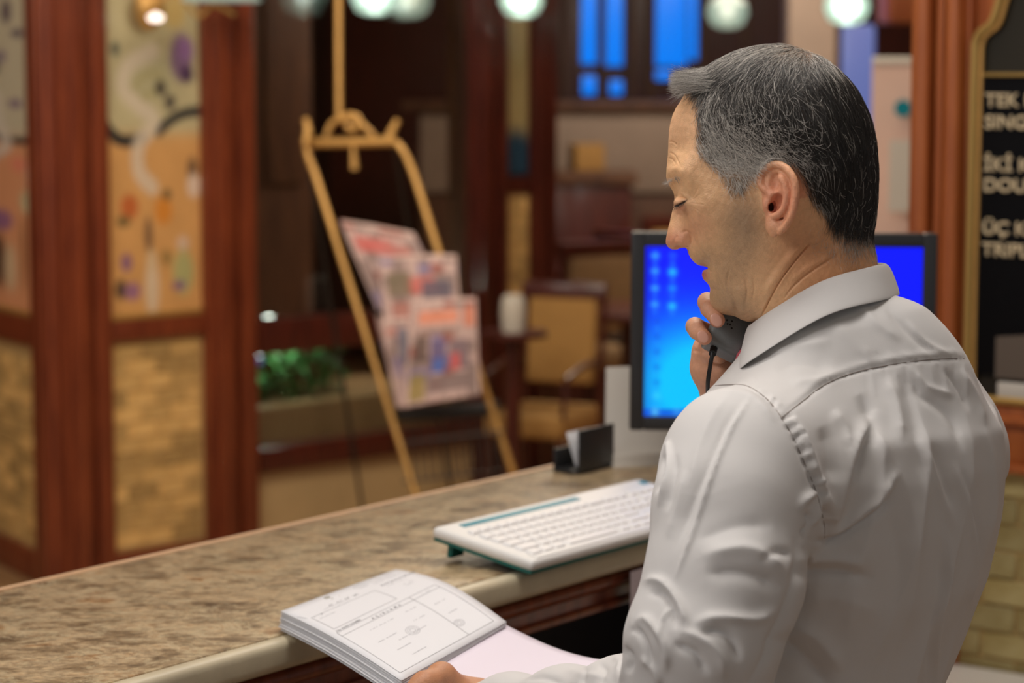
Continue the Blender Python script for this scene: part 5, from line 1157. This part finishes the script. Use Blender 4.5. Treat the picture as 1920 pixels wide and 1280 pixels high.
# folds: (points, width px, amplitude mm)
FOLDS = [
 ([(1540,800),(1556,850),(1562,905)],14,-5),([(1645,765),(1618,815),(1590,875),(1566,950),(1556,1000)],17,10),([(1612,738),(1632,790),(1618,850),(1598,905)],14,-10),
 ([(1560,770),(1583,800),(1590,840)],12,4),
 ([(1680,880),(1660,920),(1636,950),(1590,985),(1530,1008)],12,8),([(1682,900),(1655,945),(1620,975),(1570,1008),(1505,1022)],9,-9),
 ([(1480,1080),(1525,1070),(1580,1072),(1640,1085)],14,-6),([(1495,1050),(1550,1048),(1620,1056)],14,5),
 ([(1430,1200),(1480,1208),(1530,1255),(1560,1300)],16,-6),([(1470,1170),(1530,1195),(1580,1260)],18,5),
 ([(1500,1130),(1570,1120),(1650,1150)],22,3),
 ([(1777,1000),(1773,1090),(1756,1170),(1752,1290)],6,5),([(1765,1010),(1760,1100),(1742,1180),(1738,1290)],9,-4),
 ([(1722,822),(1748,880),(1766,930),(1790,1000)],10,4),([(1740,830),(1765,885),(1785,950)],9,-3.5),
 ([(1786,865),(1808,930),(1822,1000),(1826,1080),(1812,1160)],8,5),([(1800,880),(1822,950),(1836,1010),(1838,1080)],8,-4),
 ([(1845,800),(1862,870),(1866,950),(1850,1050)],8,3),
 ([(1711,690),(1735,722),(1762,733),(1790,741)],7,3),([(1700,695),(1722,740),(1755,760),(1785,790),(1800,850)],10,-4),([(1770,688),(1800,730),(1815,770)],6,-3.5),
 ([(1662,705),(1680,760),(1690,830)],13,5),([(1683,700),(1706,770),(1722,850),(1738,920)],12,-4),([(1800,690),(1830,740),(1848,800)],7,3),
 ([(1705,900),(1715,980),(1712,1080),(1700,1200)],18,3),([(1670,960),(1685,1060),(1675,1180)],18,-3),
 ([(1640,1000),(1600,1100),(1590,1200)],22,3),
 ([(1600,560),(1640,600),(1690,640)],10,3),([(1660,575),(1700,620),(1750,665)],7,-3),([(1560,600),(1600,640),(1640,680)],16,2.5),([(1700,600),(1735,640),(1790,668)],6,2.5),
 ([(1450,690),(1500,680),(1560,690)],16,-4),([(1440,660),(1500,650),(1560,640)],14,3),([(1480,720),(1530,715),(1580,700)],10,3),
 # armhole
 ([(1462,782),(1485,815),(1505,860),(1530,920),(1545,980),(1546,1010)],5,-5),
 ([(1480,775),(1505,815),(1525,865),(1548,930),(1560,985)],8,5),
 ([(1325,724),(1368,721),(1402,724),(1438,748),(1464,781)],4.5,-3.5),([(1345,735),(1400,742),(1430,765),(1452,795)],8,2.5),
 ([(1464,784),(1505,752),(1545,722),(1600,699),(1680,682),(1760,673),(1832,672)],3.5,-2.0),
 ([(1462,770),(1503,739),(1545,709),(1600,687),(1680,670),(1760,661),(1825,660)],7,1.6),
 ([(1500,960),(1508,940),(1525,925),(1536,935),(1530,970),(1508,1000)],8,8),([(1514,958),(1520,980),(1503,1005)],6,-8),([(1500,1015),(1525,1022),(1560,1010)],6,4),
 ([(1490,1000),(1495,1060),(1480,1120),(1450,1190),(1430,1240),(1395,1290)],9,-5),
 # sleeve
 ([(1412,738),(1392,770),(1366,815),(1336,885),(1308,965),(1282,1035),(1262,1088)],5,4.2),([(1402,745),(1372,785),(1346,835),(1318,895),(1290,960),(1262,1030)],8,-3.2),
 ([(1372,735),(1340,780),(1312,840),(1290,920)],10,3),
 ([(1240,860),(1250,832),(1256,860),(1250,900),(1236,950)],5,5.5),([(1245,850),(1243,885),(1230,925)],5,-6),([(1268,850),(1262,900),(1248,960)],8,-3.5),
 ([(1285,880),(1270,950),(1250,1010)],10,3),
 ([(1206,1092),(1228,1086),(1250,1098),(1275,1135),(1292,1182)],8,6),([(1215,1112),(1240,1112),(1258,1140),(1268,1180)],7,-5.5),
 ([(1190,1168),(1212,1160),(1240,1195),(1250,1230),(1245,1262)],8,5.5),([(1180,1185),(1196,1182),(1212,1210),(1222,1262)],6,-5.5),([(1262,1130),(1243,1160),(1238,1205)],4,3),
 ([(1300,1170),(1330,1160),(1365,1158),(1420,1160),(1460,1140)],11,6.5),([(1310,1190),(1345,1182),(1372,1200),(1385,1240)],9,-7),([(1270,1180),(1320,1200),(1350,1232),(1360,1272)],10,5.5),([(1262,1205),(1305,1225),(1325,1265)],8,-6),
 ([(1312,1042),(1350,1032),(1400,1028),(1450,1050),(1480,1085)],16,6),([(1320,1075),(1380,1072),(1430,1085),(1465,1110)],14,-6),
 ([(1425,1052),(1455,1035),(1490,1040)],9,-4),([(1300,1010),(1380,985),(1450,985)],16,-3),
 ([(1160,1210),(1180,1230),(1178,1262)],6,-7),([(1145,1228),(1166,1245),(1160,1280)],7,6),([(1120,1240),(1138,1262),(1130,1290)],8,-4),([(1200,1230),(1230,1262),(1235,1290)],8,5),
 ([(1060,1255),(1090,1262),(1150,1275)],8,3),([(980,1275),(1020,1272),(1060,1285)],7,-3),([(1085,1242),(1100,1262),(1090,1285)],6,-4),
]
_rp = random.Random(11)
for _i in range(11):  # small puckers along the seams
    _t = _i/10; _w = _rp.uniform(-3, 3); FOLDS.append(([(1406+_t*50+_w, 722+_t*52), (1418+_t*48+_w, 706+_t*48+_rp.uniform(-6, 4))], _rp.uniform(2, 4), _rp.uniform(.8, 2.2)*(1 if _i % 2 else -1)))
_pk = spline([(1466,788),(1488,822),(1508,866),(1532,924),(1546,985)], 4); _q = _pk[0]; _k = 0
for _i in range(0, len(_pk)):
    _q = _pk[_i]+np.array([_rp.uniform(-2, 2), _rp.uniform(-5, 5)]); _L = _rp.uniform(10, 26)
    FOLDS.append(([(_q[0]-3, _q[1]+3), (_q[0]+_L*.5, _q[1]-_L*.12), (_q[0]+_L, _q[1]-_L*_rp.uniform(.1, .5))], _rp.uniform(3, 6), _rp.uniform(1.2, 4.2)*(1 if _i % 2 else -.9)))
for _i in range(12):
    _x = 1622+_i*17+_rp.uniform(-6, 6); FOLDS.append(([(_x, 680-_i*.6), (_x-12-_i, 655+_rp.uniform(-8, 8))], _rp.uniform(2.5, 4.5), _rp.uniform(.3, .7)*(1 if _i % 2 else -1))); FOLDS.append(([(_x, 684-_i*.6), (_x+8, 720+_rp.uniform(0, 30))], _rp.uniform(3, 5), _rp.uniform(.4, 1.0)*(1 if _i % 2 else -1)))
def vis_mask(V, N):
    d = V-C0; d /= np.linalg.norm(d, axis=1)[:, None]; return np.clip(-(N*d).sum(1)*2.5, 0, 1)
def first_hit(V, F, eps=.02):
    """1 where a vertex is the surface nearest the sculpting viewpoint"""
    bv = BVHTree.FromPolygons(V.tolist(), F.tolist()); out = np.zeros(len(V)); o = Vector(C0)
    N = vnormals(V, F); fm = vis_mask(V, N)
    for i in np.nonzero(fm > 0)[0]:
        d = Vector(V[i])-o; L = d.length; h = bv.ray_cast(o, d/L, L-eps)
        if h[0] is None: out[i] = 1
    return out*fm, bv
def sculpt_shirt(V, F):
    N = vnormals(V, F); m, _ = first_hit(V, F); px = to_px(V)[:, :2]; disp = np.zeros(len(V))
    for pts, w, a in FOLDS:
        pts_ = np.array(pts, float); lo = pts_.min(0)-w*4; hi = pts_.max(0)+w*4
        I = np.nonzero((m > 0) & (px > lo).all(1) & (px < hi).all(1))[0]
        if len(I) == 0: continue
        d, t = polydist(px[I], spline(pts, 6)); tp = np.clip(np.minimum(t, 1-t)/.22+.05, 0, 1)
        disp[I] += a*.001*np.exp(-1.15*(d/w)**1.55)*tp
    # broad soft unevenness of the cloth
    tl = V@BL; tz = V[:, 2]; cx_ = 1-np.clip(((px[:, 0]-1500)**2 < 0), 0, 1)
    def ridged(x): return (1-np.abs(np.sin(x)))**1.6
    back = np.clip((px[:, 0]-(1500-(px[:, 1]-1000)*.25))/60, 0, 1)*np.clip((px[:, 1]-720)/120, 0, 1)*np.clip(-(N@BF)*2, 0, 1)
    dr = ridged(tl*62+tz*13+1.3*np.sin(tz*7+tl*9))*(.5+.5*np.sin(tl*23-tz*5+1))+.7*ridged(tl*41-tz*9+np.sin(tz*11)*1.1+2)*(.5+.5*np.sin(tz*12+tl*14))
    disp = disp+back*.0055*dr
    slv = (1-np.clip((px[:, 0]-(1480-(px[:, 1]-1000)*.25))/40, 0, 1))*np.clip((px[:, 1]-800)/150, 0, 1)
    disp = disp+slv*.0035*ridged(tz*38+tl*20+1.5*np.sin(tl*17+tz*6))*(.5+.5*np.sin(tz*15+tl*31))
    ph = RNG.uniform(0, 6.28, 8)
    soft = sum(np.sin(V@np.array(k)+ph[i]) for i, k in enumerate([(38, 12, 9), (-20, 45, 14), (15, -22, 40), (60, 30, -18), (-70, 18, 12), (22, 80, -30)]))*.0006
    return V+N*(disp*m*.78+soft)[:, None]
def collar_band(name, rings, thick, parent, material, nseg=56):
    """rings: list of functions phi -> head-unit point, from inner bottom over the fold to the outer edge"""
    ph = np.linspace(-math.pi*.985, math.pi*.985, nseg); V = []
    for r in rings:
        for p in ph: V.append(h2w(np.array(r(p)))[0])
    V = np.array(V); m = len(rings); F = [(i*nseg+j, i*nseg+j+1, (i+1)*nseg+j+1, (i+1)*nseg+j) for i in range(m-1) for j in range(nseg-1)]
    me = mesh_from(name, V, F, [material]); o = link(name, me, parent)
    s = o.modifiers.new('t', 'SOLIDIFY'); s.thickness = thick; s.offset = 0
    s2 = o.modifiers.new('s', 'SUBSURF'); s2.levels = 1; s2.render_levels = 2
    return o
def ring(kx, ky, kw):
    """control values at phi = 0 (nape), 45, 90 (side), 135, 180 (throat); mirrored"""
    def f(p):
        a = abs(p)/math.pi*4; q = np.arange(5)

        def cr(k):
            i = min(int(a), 3); t = a-i; K = lambda j: (k[j] if 0 <= j <= 4 else (k[-j] if j < 0 else k[8-j]))
            p0, p1, p2, p3 = K(i-1), K(i), K(i+1), K(i+2)
            return .5*(2*p1+(-p0+p2)*t+(2*p0-5*p1+4*p2-p3)*t*t+(-p0+3*p1-3*p2+p3)*t**3)
        def crw(k):
            i = min(int(a), 3); t = a-i; K = lambda j: (k[j] if 0 <= j <= 4 else (-k[-j] if j < 0 else -k[8-j]))
            p0, p1, p2, p3 = K(i-1), K(i), K(i+1), K(i+2)
            return .5*(2*p1+(-p0+p2)*t+(2*p0-5*p1+4*p2-p3)*t*t+(-p0+3*p1-3*p2+p3)*t**3)
        return [cr(kx), cr(ky), crw(kw)*(1 if p >= 0 else -1)]
    return f
def nail(parent, c, d, nrm_, l, w):
    b = bmesh.new(); bmesh.ops.create_uvsphere(b, u_segments=14, v_segments=10, radius=1.0)
    d = nm(d); z = nm(np.array(nrm_)-np.dot(nrm_, d)*d); x = np.cross(d, z)
    M = Matrix([(x[0]*w, d[0]*l, z[0]*.0012, c[0]), (x[1]*w, d[1]*l, z[1]*.0012, c[1]), (x[2]*w, d[2]*l, z[2]*.0012, c[2]), (0, 0, 0, 1)])
    b.transform(M); me = bpy.data.meshes.new('fingernail'); b.to_mesh(me); b.free(); me.materials.append(MATS['nail'])
    me.polygons.foreach_set('use_smooth', np.ones(len(me.polygons), bool)); return link('fingernail', me, parent)
def build_hands():
    out = []
    # right hand, curled round the handset
    v = Vol(at(1270, 790, 2.20)-[0.0, 0, .0], at(1480, 530, 2.20)+[.03, .30, .0], .0014)
    A = lambda *t: at(*t)
    ft = dict(k=.003)
    fing = [[(1378,598,2.330),(1326,566,2.302),(1330,578,2.262),(1345,600,2.250)], [(1365,640,2.335),(1303,612,2.302),(1307,620,2.264),(1321,633,2.251)],
            [(1362,668,2.34),(1322,655,2.325),(1330,662,2.305),(1350,668,2.296)], [(1368,700,2.345),(1326,684,2.338),(1334,690,2.318),(1352,696,2.310)]]
    for q, rr in zip(fing, [(.0095,.0088,.0082,.0072), (.0092,.0084,.0078,.0070), (.009,.0085,.0078,.007), (.0085,.0078,.007,.0062)]):
        v.chain([A(*p) for p in q], rr, **ft)
    v.chain([A(1400,705,2.34), A(1420,660,2.312), A(1432,625,2.292)], [.013, .0105, .0085], k=.006)   # thumb
    v.chain([A(1378,610,2.34), A(1372,680,2.35), A(1380,760,2.37)], [.014, .020, .024], k=.012)
    v.chain([A(1344,652,2.335), A(1343,690,2.333), A(1366,750,2.352)], [.0195, .0205, .023], k=.016)
    v.chain([A(1370,735,2.36), A(1420,800,2.41)], [.026, .028], k=.015)
    V, F = v.mesh(); out.append((smooth(V, F, 2, .4), F))
    # left hand on the papers: thumb above, fingers below the sheets
    v = Vol(at(700, 1460, 2.24)-[0, 0, 0], at(990, 1225, 2.24)+[.02, .25, .02], .0015)
    v.chain([A(930,1336,2.37), A(870,1325,2.395)], [.027, .028], k=.01)
    v.chain([A(880,1320,2.385), A(845,1300,2.375), A(828,1268,2.36), A(795,1283,2.335), A(770,1300,2.325)], [.022, .018, .0115, .0100, .0088], k=.014)
    for i, (x, y, d) in enumerate([(800, 1330, 2.40), (790, 1350, 2.385), (790, 1372, 2.37), (800, 1394, 2.355)]):
        b0 = A(858+i*4, 1330+i*14, 2.395-.012*i); m0 = A(x-10, y, d); t0 = A(x-52+i*10, y+2, d-.01)
        v.chain([b0, m0, t0], [.0125, .0095, .0075], k=.006)
    v.chain([A(900,1330,2.385), A(850,1350,2.385)], [.026, .022], k=.012)
    V, F = v.mesh(); out.append((smooth(V, F, 2, .4), F))
    return out
def build_man():
    parts = [(h2w(HV_), HF_, HCOL)]
    skin = np.array(lin((214, 158, 118)))
    for V, F in build_hands():
        N = vnormals(V, F); px = to_px(V); c = np.tile(np.array(lin((216, 160, 128))), (len(V), 1))
        if px[:, 0].mean() < 1000: c = np.tile(np.array(lin((196, 140, 104))), (len(V), 1))
        else:
            d, _ = polydist(px[:, :2], [(1303,657),(1318,660),(1336,656)]); V = V-N*(.0012*np.exp(-(d/2.5)**2))[:, None]
            d, _ = polydist(px[:, :2], [(1326,570),(1333,566)]); 
            t = np.exp(-(((px[:, 0]-1348)/14)**2+((px[:, 1]-608)/12)**2))+np.exp(-(((px[:, 0]-1322)/14)**2+((px[:, 1]-638)/12)**2))
            c = c*(1-.35*np.clip(t, 0, 1)[:, None])+np.array(lin((214, 120, 100)))*.35*np.clip(t, 0, 1)[:, None]
        parts.append((V, F, c))
    # trunk, arms and legs under the clothes, one skin with the neck
    v = Vol((-.14, 1.80, .98), (.58, 2.80, 1.49), .008)
    stack(v, SECT, grow=-.020)
    for L in (L_ARM, L_FORE, R_ARM, R_FORE): P, R = pw(L); v.chain(P, [max(r*.60-.002, .018) for r in R], k=.02)
    V, F = v.mesh(); parts.append((smooth(V, F, 2), F, np.tile(skin, (len(V), 1))))
    off = 0; VV = []; FF = []; CC = []
    for V, F, c in parts: VV.append(V); FF.append(F+off); CC.append(c); off += len(V)
    me = mesh_from('person', np.concatenate(VV), np.concatenate(FF), [MATS['skin']]); set_color(me, 'col', np.concatenate(CC))
    man = link('person', me); tag(man, 'man in a white shirt, seen from behind, bowing his greying head while phoning', 'person')
    build_hair(man)
    A = lambda *t: at(*t)
    nail(man, A(1343,600,2.2436)+HW*.0000, A(1350,611,2.2436)-A(1337,590,2.2436), HW+HV*.15, .0068, .0052)
    nail(man, A(1318,631,2.2452), A(1324,640,2.2452)-A(1313,622,2.2452), HW+HV*.15, .0062, .0050)
    # shirt
    V, F = build_shirt(); V = sculpt_shirt(V, F)
    sh = link('shirt', mesh_from('shirt', V, F, [MATS['shirt']]), man); sh['label'] = 'pale grey-white long-sleeved dress shirt'
    bv = BVHTree.FromPolygons(V.tolist(), F.tolist()); o = Vector(C0)
    def seam(pts, r=.0004, lift=.0001):
        P = []
        for x, y in spline(pts, 5):
            d = Vector(ray(x, y)).normalized(); h = bv.ray_cast(o, d)
            if h[0] is not None and (not P or (h[0]-P[-1]).length < .05): P.append(h[0]+h[1]*lift)
        if len(P) > 2: MB().tube(P, r, 6).build('seam', MATS['seam'], sh)
    seam([(1464,784),(1505,752),(1545,722),(1600,699),(1680,682),(1760,673),(1830,672)])
    seam([(1328,724),(1368,721),(1402,724),(1438,748),(1464,781)])
    seam([(1466,786),(1485,815),(1505,860),(1530,920),(1545,980),(1546,1008)], .00035, -.0001)
    # collar: stand inside, fold on top, fall outside
    st = ring([1650,1620,1535,1450,1415], [560,565,600,655,690], [0,84,124,92,0])
    top = ring([1652,1622,1536,1448,1412], [494,497,521,577,606], [0,82,121,86,0])
    top2 = ring([1664,1632,1538,1440,1403], [493,495,522,580,612], [0,90,130,94,0])
    f1 = ring([1676,1644,1541,1428,1393], [520,524,552,626,655], [0,104,158,140,50])
    f2 = ring([1686,1656,1546,1420,1388], [551,556,583,660,690], [0,118,186,176,80])
    col = collar_band('collar', [st, top, top2, f1, f2], .0020, sh, MATS['shirt'])
    # tie knot and blade under the collar
    t = MB(); t.tube([A(1412,645,2.262), A(1398,668,2.255), A(1388,692,2.25), A(1372,770,2.262), A(1350,900,2.27)], [.008, .0105, .0085, .018, .030], 12, squash=.45)
    tie = t.build('necktie', MATS['tie'], man); tie['label'] = 'pinkish red necktie knot under the collar'
    # trousers and shoes
    base = at(1470, 1420, 2.25); v = Vol((base[0]-.35, base[1]-.4, 0.04), (base[0]+.35, base[1]+.45, 1.005), .010)
    hip = np.array([base[0], base[1], .94])
    v.cone(hip+BL*.05+[0, 0, .03], hip-BL*.05+[0, 0, .03], .125, .125, k=.05)
    for s in (1, -1):
        v.chain([hip+BL*.085*s, hip+BL*.10*s+BF*.03+[0, 0, -.42], hip+BL*.11*s+[0, 0, -.86]], [.095, .070, .060], k=.05)
    stack(v, SECT, grow=.007, k=.02)
    V, F = v.mesh(); tr = link('trousers', mesh_from('trousers', smooth(V, F, 3), F, [MATS['trousers']]), man)
    for s in (1, -1):
        c = np.array([hip[0], hip[1], 0])+BL*.11*s; v = Vol(c-[.2, .2, 0.0], c+[.2, .2, .13], .006)
        v.chain([c+BF*-.05+[0, 0, .045], c+BF*.08+[0, 0, .042], c+BF*.16+[0, 0, .034]], [.042, .040, .030], k=.02)
        v.chain([c+BF*-.03+[0, 0, .06], c+BF*-.03+[0, 0, .10]], [.04, .045], k=.02)
        V, F = v.mesh(); V[:, 2] = np.maximum(V[:, 2], .002); link('shoe', mesh_from('shoe', V, F, [MATS['black_plastic']]), man)
    return man
def build_phone():
    ax = nm(at(1448, 430, 2.325)-at(1352, 655, 2.272)); p0 = at(1352, 655, 2.272)
    wd = nm(at(1375, 678, 2.262)-at(1326, 642, 2.262)); wd = nm(wd-ax*(wd@ax)); nz = np.cross(wd, ax); nz = nz if nz@HW > 0 else -nz
    root = empty('telephone_handset', tuple(p0)); tag(root, 'dark grey corded telephone handset held under his chin', 'telephone')
    R = Matrix((wd, ax, nz)).transposed()
    L = lambda x, y, z: Vector((wd*x+ax*y+nz*z))
    MB().box(L(0, .022, 0), (.036, .052, .022), R, .0045, 3).build('mouthpiece', MATS['phone'], root)
    MB().box(L(0.002, .095, -.008), (.027, .115, .018), R, .006, 3).build('grip', MATS['phone'], root)
    MB().box(L(0.003, .175, -.001), (.036, .05, .022), R, .005, 3).build('earpiece', MATS['phone'], root)
    for (x, y) in ((1372.5, 602), (1369, 608.5), (1372, 615), (1364, 607), (1363, 600)):
        d = ray(x, y); pl = p0+nz*.0112; t = ((pl-C0)@nz)/(d@nz); c = Vector(C0+d*t)-Vector(p0)
        MB().lathe([(0, -.001), (.0010, -.001), (.0010, .0001), (0, .0001)], c, 8, nz).build('sound_hole', MATS['black'], root)
    c0 = Vector(at(1337, 655, 2.262))-Vector(p0)
    pts = [c0, Vector(at(1336, 662, 2.256))-Vector(p0), Vector(at(1331, 690, 2.258))-Vector(p0), Vector(at(1327, 725, 2.272))-Vector(p0), Vector(at(1330, 790, 2.33))-Vector(p0), Vector(at(1345, 860, 2.40))-Vector(p0), Vector((.27, 2.72, 1.06))-Vector(p0), Vector((.33, 3.05, 1.02))-Vector(p0), Vector((.36, 3.30, 1.078))-Vector(p0), Vector((.42, 3.42, 1.0735))-Vector(p0)]
    cord = MB().tube([Vector(p) for p in spline([tuple(p) for p in pts], 6)], .0020, 10).build('cord', MATS['black'], root)
    MB().tube([Vector(at(1339, 651, 2.266))-Vector(p0), Vector(at(1336, 663, 2.256))-Vector(p0)], .0036, 12).build('cord_relief', MATS['black'], root)
build_man(); build_phone()
